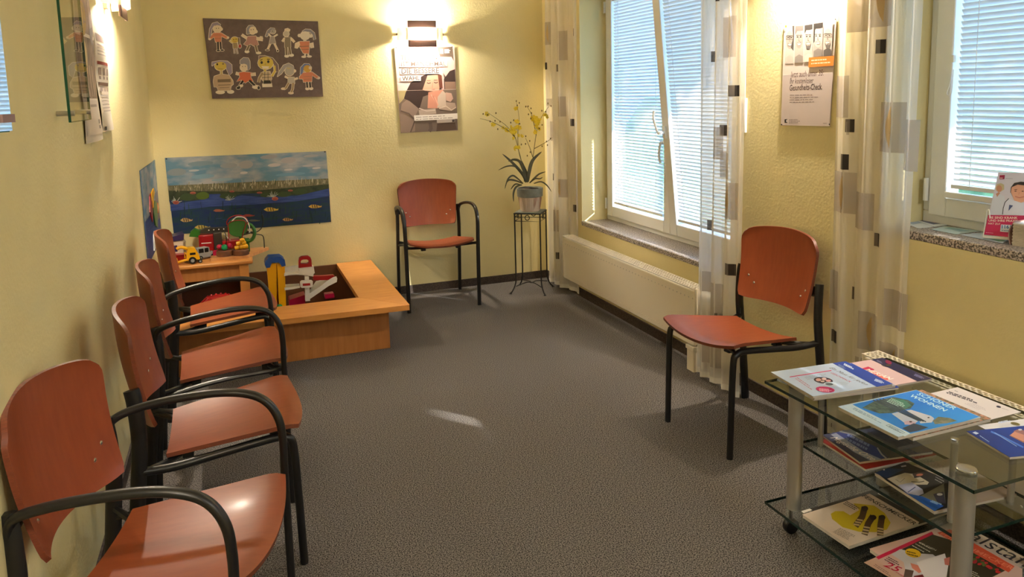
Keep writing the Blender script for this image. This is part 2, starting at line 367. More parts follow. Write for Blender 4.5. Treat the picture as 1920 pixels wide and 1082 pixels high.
blind(*s1[0], 49, 'white venetian blind on the closed sash nearest the potted orchid', gap1=.028)
blind(*s1[1], 54, 'white venetian blind on the window sash that is tilted open', gap1=.026)
b2, zl2 = blind(*s2[0], 54, 'white venetian blind behind the doctor brochure on the windowsill', bottom=.03, gap=.004, gap1=.022)
blind(*s2[1], 54, 'white venetian blind on the window sash at the right edge', bottom=.03, gap1=.12)
# cord tensioner of the right blind
MB().box(XF-.03, XF-.018, 1.988, 2.004, 1.505, 1.53, M['white']).tube([V(XF-.024, 1.996, 1.5), V(XF-.024, 2.0, 1.44), V(XF-.024, 2.012, 1.40), V(XF-.024, 2.006, 1.39), V(XF-.024, 1.993, 1.40), V(XF-.024, 1.99, 1.48)], .0012, M['white'], seg=5, smooth=4).build('cord_loop', b2, world=True)
MB().box(XF-.03, XF-.010, 1.70, 2.0, zl2-.04, zl2-.018, M['white']).build('retaining_rail', b2, world=True, bevel=.003)
sw = empty('shutter_strap_winder', (XR, 2.925, 1.225), 'narrow white shutter strap winder on the wall beside the sheer curtain', 'winder')
MB().box(XR-.014, XR, 2.905, 2.945, 1.225, 1.385, M['white']).build('cover_plate', sw, world=True, bevel=.003)
MB().box(XR-.017, XR-.013, 2.918, 2.932, 1.25, 1.37, M['dark']).build('strap_slot', sw, world=True)
MB().box(XR-.006, XR-.003, 2.916, 2.934, 1.385, 2.4, M['cream'] if 'cream' in M else M['paper']).build('strap', sw, world=True)

# ------------------------------------------------------------------ wall lamps
def wall_lamp(x, y, z, rz, label):
    root = empty('wall_lamp', (x, y, z), label, 'lamp', 'wall lamps with a curved frosted glass bar', rz=rz)   # local: wall plane y=0, room at -y
    m = MB()
    for z0, z1 in ((.042, .092), (-.092, -.042)): m.box(-.10, .10, -.078, -.072, z0, z1, M['shield'])
    for x_ in (-.098, .098): m.box(x_-.004, x_+.004, -.075, -.066, -.09, .09, M['shield'])
    m.build('metal_shield', root, bevel=.002)
    MB().box(-.035, .035, -.018, 0, -.05, .05, M['shield']).tube([(-.05, -.03, 0), (.05, -.03, 0)], .008, M['shield']).build('wall_mount', root)
    def fn(u, v):
        s_ = 2*u-1; return (.165*s_, -.012-.088*(1-abs(s_)**3.2), -.043+.086*v)
    MB().sheet(fn, 24, 2, M['frost'], thick=.004).build('glass_bar', root)
    for s_ in (-1, 1): MB().box(s_*.165-.004, s_*.165+.004, -.016, 0, -.008, .008, M['shield']).build('bracket', root)
    MB().tube([(-.035, -.045, 0), (.035, -.045, 0)], .007, M['bulb'], seg=8).build('bulb', root)
    return root
wall_lamp(1.30, YB, 1.858, 0, 'glowing wall lamp above the tea drinking poster')
wall_lamp(XL, 3.70, 1.885, math.radians(90), 'glowing wall lamp high on the left wall above the chairs')
wall_lamp(XR, 2.52, 1.93, math.radians(-90), 'glowing wall lamp above the health check poster between the windows')
wall_lamp(XL, .4, 1.885, math.radians(90), 'glowing wall lamp added on the left wall behind the viewer as fill light')  # out of view, added to fill the near half with warm light

def fill_ceiling_lamp(x, y, watts, label):  # invented fixture in the unseen rear half, adds neutral fill light
    root = empty('fill_ceiling_lamp', (x, y, HC), label, 'lamp', 'unseen round ceiling lamps added as fill light')
    MB().lathe([(.20, -.03), (.21, -.015), (.21, 0)], (0, 0, 0), M['white'], 32).build('base_ring', root)
    MB().lathe([(.195, -.03), (.18, -.055), (.13, -.08), (.06, -.094), (.004, -.098)], (0, 0, 0), M['opal'], 32, cap=False).build('opal_dome', root)
    ld = bpy.data.lights.new('ceiling_fill_light', 'AREA'); ld.shape = 'DISK'; ld.size = .36; ld.energy = watts; ld.color = (.94, .97, 1)
    lo = bpy.data.objects.new('ceiling_fill_light', ld); COL.objects.link(lo); lo.parent = root; lo.location = (0, 0, -.105)
fill_ceiling_lamp(1.85, -.75, CEIL_FILL_W, 'round opal ceiling lamp added behind the viewer as fill light')

# ------------------------------------------------------------------ radiators
def radiator(y0, y1, z0, z1, label):
    x0, x1 = 2.125, 2.205
    root = empty('radiator', (2.165, (y0+y1)/2, z0), label, 'radiator', 'white panel radiators under the windows')
    MB().box(x0+.004, x0+.022, y0+.006, y1-.006, z0, z1-.012, M['rad']).build('front_panel', root, world=True, bevel=.006)
    MB().box(x1-.018, x1, y0+.006, y1-.006, z0, z1-.012, M['rad']).build('rear_panel', root, world=True, bevel=.004)
    for y in (y0, y1-.006): MB().box(x0+.002, x1, y, y+.006, z0+.01, z1, M['rad']).build('side_cover', root, world=True, bevel=.002)
    MB().box(x0+.024, x1-.02, y0+.03, y1-.03, z0+.02, z1-.03, M['dark']).build('convector_core', root, world=True)
    g = MB()
    for xa, xb in ((x0, x0+.006), (x1-.006, x1), ((x0+x1)/2-.004, (x0+x1)/2+.004)): g.box(xa, xb, y0, y1, z1-.003, z1, M['rad'])
    for band in range(2):
        bx0 = x0+.006+band*.035; nr = 3
        for r_ in range(nr+1): g.box(bx0+r_*.0335/nr-.0008, bx0+r_*.0335/nr+.0008, y0, y1, z1-.003, z1, M['rad'])
        for r_ in range(nr):
            y = y0+.006+(.011 if r_ % 2 else 0)
            while y < y1: g.box(bx0+r_*.0335/nr, bx0+(r_+1)*.0335/nr, y-.0028, y+.0028, z1-.003, z1-.0002, M['rad']); y += .022
    g.build('top_grille', root, world=True, smooth=0)
    d = MB(); y = y0+.02
    while y < y1-.02:
        d.lathe([(.0045, 0), (.0045, .0012)], (x0+.0045, y, z1-.052), M['pages'], 6, T=Matrix.Rotation(math.radians(-90), 4, 'Y'))
        d.lathe([(.005, 0), (.003, .0025)], (x0+.0045, y, z0+.028), M['rad'], 6, T=Matrix.Rotation(math.radians(-90), 4, 'Y')); y += .036
    tag(d.build('weld_dimples', root, world=True), kind='stuff')
    for y in (y0+.25, y1-.25): MB().box(x1-.002, XR-.002, y-.02, y+.02, z0+.08, z1-.08, M['rad']).build('wall_bracket', root, world=True)
    return root
r1 = radiator(3.15, 4.765, .135, .435, 'white panel radiator below the tilted window beside the plant stand')
r2 = radiator(.5, 2.075, .15, .452, 'white radiator with a slotted top behind the glass magazine trolley')
MB().tube([V(2.17, 3.15, .40), V(2.17, 3.115, .40)], .014, M['rad']).lathe([(.022, 0), (.025, .01), (.025, .05), (.018, .06)], (2.17, 3.12, .40), M['white'], 16, T=Matrix.Rotation(math.radians(90), 4, 'X')).build('thermostat_valve', r1, world=True)
pc = empty('pipe_cover', (2.155, 3.165, 0), 'white plastic pipe cover box on the carpet under the end of the long radiator', 'pipe cover')
MB().prism([V(2.125, 3.152, 0), V(2.125, 3.215, 0), V(2.185, 3.215, 0), V(2.185, 3.152, 0)], (0, 0, .132), M['rad']).build('cover', pc, world=True, bevel=.004)
MB().box(2.120, 2.190, 3.148, 3.219, .112, .133, M['rad']).build('lid', pc, world=True, bevel=.002)

# ------------------------------------------------------------------ curtains
def curtain(ya, yb, xfun, z0, label, patches, ztop=2.42, flare=0, nfold=5):
    root = empty('sheer_curtain', (2.21, (ya+yb)/2, z0), label, 'curtain', 'sheer white curtains with woven squares')
    def surf(u, v, off=0):
        z = z0+(ztop-z0)*v; y = ya+(yb-ya)*u; y += (u-.5)*flare*(1-v)
        xm, am = xfun(y, z); x = xm+am*math.sin(u*nfold*2*math.pi+.8*math.sin(3*v+u*4))+.25*am*math.sin(u*nfold*5.1*math.pi+2*v)
        x -= off; return V(x, y, z)
    MB().sheet(lambda u, v: surf(u, v), nfold*14, 24, M['sheer']).build('cloth', root, world=True, smooth=80)
    MB().sheet(lambda u, v: surf(u, v*.012-.0, .0008), nfold*14, 1, M['paper']).build('hem', root, world=True, smooth=80)
    for (u, z, w, h, kind) in patches:
        v = (z-z0)/(ztop-z0); du = w/abs(yb-ya)/2; dv = h/(ztop-z0)/2
        if kind == 'sq':
            o = MB().sheet(lambda a, b: surf(u+(a-.5)*2*du, v+(b-.5)*2*dv, .0012), 6, 2, M['sq2']); o.sheet(lambda a, b: surf(u+(a*.5)*2*du, v+(b-.5)*2*dv, .0018), 4, 2, M['sq']); o.build('woven_square', root, world=True)
        else:
            o = MB().sheet(lambda a, b: surf(u+(a-.5)*2*du, v+(b-.5)*2*dv, .0012), 8, 4, M['sheer2'])
            if kind == 'leaf':
                def lf(a, b): w_ = math.sin(math.pi*b)*.28; return surf(u+((a-.5)*w_+.12*(b-.5)*(b-.5)*4-.06)*2*du, v+(b-.5)*1.7*dv, .0020)
                o.sheet(lf, 3, 8, M['leafp'])
            o.build('woven_patch', root, world=True)
    return root
curtain(5.17, 4.69, lambda y, z: (2.222-.03*max(0, min(1, (y-4.8)/.1)), .008+.012*max(0, min(1, (y-4.8)/.1))), .02, 'sheer curtain hanging in the corner beside the potted orchid', 
        [(.12, 1.62, .03, .05, 'sq'), (.45, 1.60, .03, .05, 'sq'), (.30, 1.45, .03, .05, 'sq'), (.90, 1.83, .03, .05, 'sq'), (.82, 1.22, .035, .05, 'sq'), (.30, .82, .03, .05, 'sq'), (.85, .62, .035, .05, 'sq'), (.05, .62, .03, .05, 'sq'), (.38, .24, .03, .05, 'sq'),
         (.55, 1.33, .09, .14, 'leaf'), (.20, 1.36, .06, .05, 'pa'), (.55, .75, .09, .13, 'leaf'), (.30, .50, .10, .16, 'pa'), (.18, 1.85, .08, .16, 'leaf'), (.25, 1.15, .08, .14, 'leaf'), (.65, 1.75, .10, .2, 'pa')])
curtain(3.135, 2.765, lambda y, z: (2.125, .016), .012, 'sheer curtain between the tilted window and the armless chair by the radiator',
        [(.32, 1.58, .04, .05, 'sq'), (.78, 1.42, .045, .05, 'sq'), (.55, 1.24, .04, .05, 'sq'), (.28, .78, .045, .05, 'sq'), (.75, .60, .045, .055, 'sq'), (.50, .34, .03, .05, 'sq'), (.92, .18, .04, .05, 'sq'), (.45, 1.86, .03, .07, 'sq'), (.9, 1.88, .03, .06, 'sq'),
         (.42, 1.18, .09, .15, 'pa'), (.72, .92, .11, .17, 'leaf'), (.62, 1.08, .09, .12, 'pa'), (.50, .42, .09, .18, 'pa'), (.35, .16, .12, .14, 'pa'), (.66, 1.66, .09, .18, 'pa'), (.25, .5, .1, .1, 'pa')], nfold=4, flare=.02)
curtain(2.36, 1.955, lambda y, z: (2.2225, .0095), .012, 'wide sheer curtain between the health check poster and the brochure window',
        [(.55, 1.57, .035, .05, 'sq'), (.22, 1.28, .035, .05, 'sq'), (.20, 1.27, .01, .05, 'pa'), (.60, .86, .035, .05, 'sq'), (.30, .63, .012, .05, 'sq'), (.06, .43, .04, .05, 'sq'), (.16, 1.14, .045, .06, 'sq'),
         (.10, 1.39, .08, .16, 'pa'), (.25, 1.70, .12, .14, 'pa'), (.55, 1.74, .10, .2, 'leaf'), (.72, 1.28, .12, .18, 'leaf'), (.95, 1.22, .07, .18, 'pa'), (.15, 1.02, .12, .16, 'leaf'), (.42, .96, .1, .14, 'pa'), (.05, .62, .05, .16, 'pa'), (.55, .50, .1, .15, 'leaf'), (.86, .40, .12, .17, 'leaf'), (.55, .32, .12, .14, 'pa'), (.88, .62, .11, .14, 'pa')], nfold=4, flare=.05)
for y0, y1, l in ((2.85, 5.25, 'white curtain rail above the tilted window'), (.2, 2.45, 'white curtain rail above the brochure window')):
    cr = empty('curtain_rail', (2.20, (y0+y1)/2, 2.42), l, 'curtain rail', 'white curtain rails along the window wall')
    MB().box(2.185, 2.225, y0, y1, 2.42, 2.44, M['white']).build('rail', cr, world=True, bevel=.003)
    for y in (y0+.2, (y0+y1)/2, y1-.2): MB().box(2.195, 2.215, y-.015, y+.015, 2.44, HC, M['white']).build('bracket', cr, world=True)

# ------------------------------------------------------------------ chairs
def make_chair(arms):
    root = empty('armchair' if arms else 'side_chair', (0, 0, 0))
    def seat(u, v):
        s_ = 2*u-1; t = v; hw = .224-.052*t-.008*max(0, (.10-t)/.10)**2
        yf = -.266-.026*(1-s_*s_); y = yf+(.105-yf)*t
        z = .448-.042*t+.026*abs(s_)**2.2*(1-.35*t)-.010*max(0, (.14-t)/.14)**2
        return V(hw*s_, y, z)
    so = MB().sheet(seat, 20, 16, M['ply'], thick=.012, medge=M['plyedge']).build('seat', root, smooth=50)
    def back(u, v):
        s_ = 2*u-1; e = abs(2*v-1)
        hw = (.196+.022*v)*(1-.05*e**14); zt = .836-.020*s_*s_-.020*abs(s_)**12; zb = .508-.004*s_*s_+.010*abs(s_)**8
        y = .185+.045*v+.01*math.sin(math.pi*v)-.058*s_*s_
        return V(hw*s_, y, zb+(zt-zb)*v)
    bo = MB().sheet(back, 20, 16, M['ply'], thick=-.011, medge=M['plyedge']).build('backrest', root, smooth=50)
    for s_ in (-1, 1):
        for (x, z) in ((.161, .609), (.134, .577)):
            b = back((s_*x/(.196+.022*.25)+1)/2, (z-.506)/.325); MB().lathe([(.0065, 0), (.0055, .002), (.001, .0035)], b+V(0, -.0112, 0), M['chrome'], 10, T=Matrix.Rotation(math.radians(90), 4, 'X')).build('screw', bo)
    for s_ in (-1, 1):
        MB().tube([(s_*.226, .212, 0), (s_*.226, .198, .18), (s_*.225, .174, .40), (s_*.224, .165, .50), (s_*.222, .168, .60), (s_*.219, .174, .645)], .012, M['black'], b=.021, seg=12, up=(0, 1, 0), smooth=4).build('rear_leg', root)
        MB().tube([(s_*.219, .175, .62), (s_*.200, .172, .615), (s_*.172, .182, .60)], .012, M['black'], b=.018, seg=8, up=(0, 0, 1), smooth=3).build('back_bracket', root)
        if arms:
            MB().tube([(s_*.2425, -.258, 0), (s_*.2440, -.257, .20), (s_*.2465, -.257, .45), (s_*.2480, -.258, .54), (s_*.2490, -.250, .605), (s_*.2490, -.220, .654), (s_*.2490, -.168, .678), (s_*.2475, -.09, .684), (s_*.2440, .02, .674), (s_*.2370, .11, .656), (s_*.2280, .158, .634), (s_*.2220, .170, .600)],
                      .0135, M['black'], b=.0105, seg=12, up=(0, 1, 0), smooth=5).build('arm_leg', root)
            MB().tube([(s_*.244, -.255, .435), (s_*.225, -.21, .425), (s_*.205, -.05, .412), (s_*.205, .08, .395), (s_*.225, .176, .375)], .009, M['black'], seg=8, smooth=4).build('seat_rail', root)
        else:
            MB().tube([(s_*.194, -.258, 0), (s_*.195, -.254, .20), (s_*.196, -.248, .385), (s_*.197, -.232, .418), (s_*.197, -.19, .424), (s_*.198, -.05, .408), (s_*.205, .08, .395), (s_*.224, .172, .405)], .0135, M['black'], b=.0125, seg=12, up=(0, 1, 0), smooth=4).build('leg', root)
    w = .244 if arms else .197
    MB().tube([(-w, -.240 if not arms else -.257, .418 if not arms else .437), (-w*.6, -.21, .422), (w*.6, -.21, .422), (w, -.240 if not arms else -.257, .418 if not arms else .437)], .009, M['black'], seg=8, smooth=3).build('front_crossbar', root)
    MB().tube([(-.225, .172, .40), (-.1, .06, .392), (.1, .06, .392), (.225, .172, .40)], .009, M['black'], seg=8, smooth=3).build('rear_crossbar', root)
    for x in (-.12, .12):
        for y in (-.20, .05): MB().box(x-.016, x+.016, y-.016, y+.016, .400 if y < 0 else .382, .424 if y < 0 else .40, M['black']).build('seat_mount', root, bevel=.003)
    return root
arm0 = make_chair(True); side0 = make_chair(False); used = set()
def place(proto, x, y, deg, label):
    o = proto if proto.name not in used else copy_tree(proto)
    used.add(proto.name)
    o.location = (x, y, 0); o.rotation_euler = (0, 0, math.radians(deg)); tag(o, label, 'chair', 'waiting room chairs with cherry plywood seats')
place(arm0, 1.282, 5.07, -2, 'plywood armchair standing alone against the back wall beside the sandpit')
place(side0, 1.975, 2.545, -84.5, 'armless plywood chair by the curtain facing the left wall')
place(arm0, -.240, 1.82, 75, 'plywood armchair nearest the viewer at the lower left')
place(side0, -.136, 2.479, 90.5, 'armless plywood chair second from the viewer along the left wall')
place(arm0, -.138, 3.095, 92, 'plywood armchair third from the viewer along the left wall')
place(side0, -.136, 3.832, 92, 'armless plywood chair in the left row closest to the sandpit')

# ------------------------------------------------------------------ sandpit box, play table
sb = empty('sandpit_box', (.2, 4.7, 0), 'low beech wood sandpit box with a wide seat rim in the corner', 'play box')
RZ = .278
MB().box(-.46, .775, 4.18, 4.20, .0, RZ-.03, M['beech2']).build('front_panel', sb, world=True, bevel=.002)
MB().box(.755, .775, 4.20, 5.31, .0, RZ-.03, M['beech2']).build('side_panel', sb, world=True, bevel=.002)
MB().box(-.46, .755, 5.292, 5.31, .0, RZ-.005, M['brownpanel']).build('back_panel', sb, world=True)
MB().box(-.46, .755, 4.20, 5.292, .005, .02, M['brownfelt']).build('bottom_panel', sb, world=True)
MB().box(-.46, -.445, 4.20, 5.292, .02, RZ-.03, M['brownpanel']).build('wall_side_panel', sb, world=True)
MB().prism([V(-.46, 4.085, RZ-.03), V(.868, 4.045, RZ-.03), V(.63, 4.33, RZ-.03), V(-.46, 4.33, RZ-.03)], (0, 0, .03), M['beech']).build('front_rim', sb, world=True, bevel=.008)
MB().prism([V(.869, 4.046, RZ-.03), V(.875, 5.31, RZ-.03), V(.632, 5.31, RZ-.03), V(.632, 4.331, RZ-.03)], (0, 0, .03), M['beech']).build('side_rim', sb, world=True, bevel=.008)
for x in (.715, .2): MB().lathe([(.006, 0), (.003, .002)], (x, 4.18, RZ-.05), M['chrome'], 8, T=Matrix.Rotation(math.radians(90), 4, 'X')).build('screw', sb, world=True)
pt = empty('play_table', (-.18, 5.08, .02), 'small beech play table crowded with toys in the corner', 'table')
TZ = .452
MB().box(-.455, .075, 4.865, 5.285, TZ-.028, TZ, M['beech']).build('table_top', pt, world=True, bevel=.009)
for x in (-.40, .02):
    for y in (4.90, 5.25): MB().box(x-.028, x+.028, y-.022, y+.022, .02, TZ-.028, M['beech']).build('leg', pt, world=True, bevel=.003)
MB().box(-.38, .0, 4.893, 4.911, TZ-.11, TZ-.028, M['beech2']).build('apron', pt, world=True)
MB().box(-.38, .0, 5.24, 5.256, TZ-.11, TZ-.028, M['beech2']).build('apron', pt, world=True)
rb = empty('play_basket', (-.135, 4.70, .02), 'shiny red ribbed plastic basket turned over in the sandpit', 'basket')
rbm = MB(); rbm.lathe([(.15, 0), (.15, .06), (.135, .15), (.10, .225), (.06, .262), (.005, .272)], (0, 0, 0), TOY['red'], 28); rbm.build('shell', rb)
for k in range(14):
    a = 2*math.pi*k/14; MB().tube([(.152*math.cos(a), .152*math.sin(a), .06), (.138*math.cos(a), .138*math.sin(a), .15), (.102*math.cos(a), .102*math.sin(a), .228), (.062*math.cos(a), .062*math.sin(a), .264)], .006, TOY['red'], seg=6).build('rib', rb)
# toy parking garage
g = empty('toy_garage', (.40, 4.62, .02), 'toy parking garage with yellow tower, white ramps and a red handle', 'toy')
GY = 4.62
def gp(x, y, d=0): return hit(480+x/6.4, 460+y/6.4, V(0, GY+d, 0), V(0, -1, 0))
def gpr(pts, d0, d1, m, name, par=None, bevel=.004): return MB().prism([gp(x, y, d0) for x, y in pts], (0, d1-d0, 0), m).build(name, par or g, world=True, bevel=bevel)
gpr([(128, 260), (160, 225), (245, 215), (252, 900), (190, 900)], -.03, .03, TOY['yellow'], 'tower_post'); gpr([(252, 215), (300, 225), (345, 255), (368, 900), (285, 900)], -.03, .03, TOY['yellow'], 'tower_post')
gpr([(225, 240), (265, 240), (300, 880), (250, 880)], .031, .05, TOY['orange'], 'lift_shaft')
gpr([(105, 235), (112, 195), (150, 148), (290, 138), (345, 175), (357, 245), (312, 258), (278, 205), (190, 210), (168, 268), (122, 272)], -.045, .05, TOY['blue'], 'tower_roof', bevel=.006)
def deckpart(pts, d0, m, name): return MB().prism([gp(x, y, d) for x, y, d in pts], (0, 0, .006), m).build(name, g, world=True, smooth=0)
deckpart([(345, 365, -.03), (560, 350, -.05), (690, 370, -.04), (650, 330, .10), (345, 300, .12)], 0, TOY['white'], 'upper_deck')
gpr([(340, 335), (450, 328), (560, 335), (690, 350), (690, 375), (560, 358), (450, 352), (338, 370)], -.055, -.047, TOY['white'], 'deck_rail')
deckpart([(345, 535, -.03), (450, 515, -.05), (525, 505, -.04), (520, 470, .10), (350, 480, .12)], 0, TOY['white'], 'lower_deck')
gpr([(342, 510), (440, 500), (525, 485), (528, 510), (440, 528), (345, 540)], -.055, -.047, TOY['white'], 'deck_rail')
gpr([(348, 268), (430, 250), (515, 240), (520, 325), (440, 322), (345, 332)], .04, .05, TOY['white'], 'parking_wall')
gpr([(515, 270), (668, 250), (692, 255), (706, 335), (690, 340), (690, 372), (575, 348), (520, 330)], -.06, -.01, TOY['white'], 'roof_block')
ph = [gp(x, y, -.065) for x, y in ((512, 272), (512, 185), (520, 155), (548, 137), (628, 130), (655, 148), (665, 175), (672, 256))]
inn = [gp(x, y, -.065) for x, y in ((540, 222), (536, 195), (545, 180), (565, 172), (610, 170), (630, 182), (634, 205), (615, 222))]
hb = MB(); n8 = len(ph)
for yy in (0, .028): hb.add([q_+V(0, yy, 0) for q_ in ph+inn], [(i_, (i_+1) % n8, n8+(i_+1) % n8, n8+i_) for i_ in range(n8)], TOY['red'])
for L_ in (ph, inn): hb.add(L_+[q_+V(0, .028, 0) for q_ in L_], [(i_, (i_+1) % n8, n8+(i_+1) % n8, n8+i_) for i_ in range(n8)], TOY['red'])
hb.build('carry_handle', g, world=True, smooth=0)
gpr([(585, 370), (635, 372), (650, 668), (592, 672)], -.05, -.02, TOY['white'], 'pillar')
sg = gpr([(530, 440), (545, 425), (665, 420), (682, 435), (682, 490), (665, 505), (550, 512), (532, 498)], -.075, -.062, TOY['white'], 'sign')
gpr([(560, 460), (650, 455), (652, 482), (562, 488)], -.078, -.074, TOY['red'], 'sign_panel', sg, 0)
MB().prism([gp(640, 590, -.03), gp(850, 445, -.03), gp(930, 400, .0), gp(930, 395, .08), gp(720, 440, .10), gp(640, 560, .06)], (0, 0, .006), TOY['white']).build('spiral_ramp', g, world=True, smooth=0)
gpr([(630, 585), (760, 500), (850, 430), (930, 385), (965, 375), (975, 400), (970, 440), (870, 490), (655, 640), (600, 660)], -.045, -.037, TOY['white'], 'ramp_rail')
gpr([(680, 372), (820, 368), (930, 358), (950, 380), (930, 405), (850, 418), (690, 420)], .0, .03, TOY['red'], 'red_slide')
MB().box(.27, .66, GY-.06, GY+.20, .02, .07, TOY['blue']).build('base_plate', g, world=True, bevel=.008)
gpr([(400, 655), (480, 630), (590, 595), (590, 720), (400, 730)], .0, .10, TOY['pink'], 'ground_garage')
gpr([(822, 590), (935, 575), (945, 628), (830, 645)], .0, .05, TOY['pink'], 'petrol_pump')
MB().lathe([(.022, 0), (.022, .16), (.012, .175)], gp(278, 720, -.06)-V(0, 0, .17), TOY['teal'], 12).build('floor_cone', g, world=True)
# bead maze ------------------------------------------------------------
bm_ = empty('bead_maze', (.03, 5.06, TZ), 'wooden bead maze toy with wire loops, log discs and yellow beads on the play table', 'toy')
MB().prism([V(-.17, 4.93, TZ), V(.045, 4.915, TZ), V(.185, 5.13, TZ), V(.14, 5.16, TZ), V(-.17, 5.14, TZ)], (0, 0, .018), TOY['wood']).build('base_board', bm_, world=True, bevel=.003)
BZ = TZ+.018
for (x, yy, r) in ((-.085, 4.985, .05), (.01, 4.965, .048)): MB().lathe([(r, 0), (r*1.03, .012), (r*1.0, .03), (r*.9, .034)], (x, yy, BZ), TOY['bark'], 18).build('log_disc', bm_, world=True)
for k, (dx, dy, dz) in enumerate(((-.022, 0, 0), (.006, 0, .002), (-.012, .0, .026), (.02, .005, .024), (.03, .0, .002), (.012, .004, .042))):
    MB().lathe([(.004, -.015), (.013, -.012), (.014, 0), (.013, .012), (.004, .015)], (.01+dx, 4.958+dy, BZ+.048+dz), TOY['yellow'], 12, T=Matrix.Rotation(math.radians(80), 4, 'Y')).build('yellow_bead', bm_, world=True)
MB().ball(V(-.085, 4.975, BZ+.052), .020, TOY['teal'], 12).build('green_bead', bm_, world=True)
for dx in (-.03, .03): MB().ball(V(-.085+dx, 4.985, BZ+.058), .016, TOY['pink'], 12).build('pink_bead', bm_, world=True)
MB().lathe([(.018, -.01), (.06, -.009), (.062, 0), (.06, .009), (.018, .01)], (.0, 5.03, BZ+.165), TOY['green'], 22, T=Matrix.Rotation(math.radians(80), 4, 'X')).build('green_wheel', bm_, world=True)
MB().tube([V(.055+.045*math.cos(a), 5.03+.01*math.sin(a), BZ+.125+.055*math.sin(a)) for a in (2*math.pi*k/20 for k in range(20))], .011, TOY['green'], closed=True, seg=8).build('green_ring', bm_, world=True)
for a in (-.5, .4): MB().tube([V(.015, 5.03, BZ+.125+a*.03), V(.095, 5.03, BZ+.125)], .004, TOY['darkgrey'], seg=6).build('ring_spoke', bm_, world=True)
MB().box(.03, .065, 5.022, 5.04, BZ+.0, BZ+.09, TOY['green']).build('green_post', bm_, world=True, bevel=.006)
MB().tube([V(.0+.062*math.cos(a), 5.0+.01*math.sin(2*a), BZ+.20+.045*math.sin(a)) for a in (math.pi*k/10*1.2-.4 for k in range(11))], .0035, TOY['red'], seg=6, smooth=2).build('red_wire', bm_, world=True)
MB().tube([V(-.055, 4.99, BZ+.03), V(-.055, 4.99, BZ+.16), V(-.05, 4.99, BZ+.20), V(.0, 4.99, BZ+.215), V(.05, 4.99, BZ+.20), V(.03, 4.99, BZ+.13), V(.015, 4.99, BZ+.08)], .003, TOY['red'], seg=6, smooth=5).build('red_wire', bm_, world=True)
MB().tube([V(-.03, 5.0, BZ+.21), V(.0, 5.0, BZ+.235), V(.045, 5.0, BZ+.225), V(.068, 5.0, BZ+.18), V(.07, 5.0, BZ+.13)], .004, TOY['white'], seg=6, smooth=5).build('white_wire', bm_, world=True)
MB().tube([V(.155, 5.12, BZ), V(.155, 5.12, BZ+.06), V(.145, 5.12, BZ+.085), V(.105, 5.10, BZ+.10), V(.075, 5.09, BZ+.11)], .003, TOY['black'], seg=6, smooth=5).build('black_wire', bm_, world=True)
MB().tube([V(.08, 5.09, BZ+.115), V(.12, 5.10, BZ+.115), V(.15, 5.12, BZ+.14), V(.16, 5.12, BZ+.19), V(.155, 5.12, BZ+.22)], .003, TOY['black'], seg=6, smooth=5).build('black_wire', bm_, world=True)
MB().tube([V(-.10, 5.0, BZ+.05), V(-.075, 5.0, BZ+.07), V(-.072, 5.0, BZ+.12), V(-.08, 5.0, BZ+.155)], .003, TOY['black'], seg=6, smooth=5).build('black_wire', bm_, world=True)
# digger, car, fire truck, box, small toys -------------------------------
def wheel(mb_parent, x, y, z, r, w, name='wheel', rot=0):
    T = Matrix.Rotation(math.radians(90), 4, 'X'); o = MB().lathe([(r*.55, -w), (r*.9, -w), (r, -w*.6), (r, w*.6), (r*.9, w), (r*.55, w)], (x, y, z), TOY['black'], 16, T=T).build(name, mb_parent)
    MB().lathe([(r*.5, -w*1.1), (r*.5, w*1.1)], (x, y, z), TOY['grey'], 12, T=T).build('hub', o)
dg = empty('toy_digger', (-.285, 4.93, TZ), 'yellow toy digger with a front shovel on the edge of the play table', 'toy', rz=math.radians(6))
MB().prism([(-.02, -.025, .022), (.055, -.025, .022), (.052, -.025, .05), (.03, -.025, .095), (-.005, -.025, .10), (-.018, -.025, .07)], (0, .05, 0), TOY['yellow']).build('cab', dg, bevel=.004)
MB().box(.0, .032, -.027, .027, .055, .068, TOY['black']).build('side_window', dg)
MB().tube([(-.01, 0, .09), (-.045, 0, .105), (-.07, 0, .095)], .010, TOY['yellow'], seg=8, smooth=3).build('boom', dg)
MB().tube([(.0, -.02, .04), (-.03, -.022, .075), (-.028, -.022, .04)], .005, TOY['yellow'], seg=8).build('lift_strut', dg)
MB().tube([(.0, -.015, .03), (-.05, -.02, .022), (-.075, -.02, .016)], .008, TOY['yellow'], seg=8).build('lift_arm', dg)
MB().prism([(-.105, -.04, .003), (-.075, -.04, .003), (-.070, -.04, .035), (-.078, -.04, .03), (-.082, -.04, .012)], (0, .075, 0), TOY['yellow']).build('shovel', dg)
for yy in (-.032, .032): wheel(dg, .012, yy, .022, .022, .008)
for yy in (-.028, .028): wheel(dg, .055, yy, .012, .012, .006)
car = empty('toy_car', (-.205, 5.03, TZ), 'silver toy car parked on the play table behind the digger', 'toy', rz=math.radians(28))
MB().prism([(-.06, -.025, .012), (.065, -.025, .012), (.068, -.025, .035), (.04, -.025, .043), (-.058, -.025, .045), (-.064, -.025, .03)], (0, .05, 0), TOY['grey']).build('body', car, bevel=.004)
MB().prism([(-.055, -.022, .043), (.03, -.022, .043), (.012, -.022, .072), (-.045, -.022, .072)], (0, .044, 0), TOY['black']).build('windows', car, bevel=.002)
MB().box(-.047, .014, -.023, .023, .070, .076, TOY['grey']).build('roof', car, bevel=.003)
for x in (-.05, -.012, .02): MB().box(x-.003, x+.003, -.0235, .0235, .042, .072, TOY['grey']).build('pillar', car)
for x in (-.038, .042):
    for yy in (-.024, .024): wheel(car, x, yy, .014, .014, .005)
ft = empty('toy_fire_truck', (-.095, 5.215, TZ), 'dark red toy truck carrying a long grey boom behind the bead maze', 'toy')
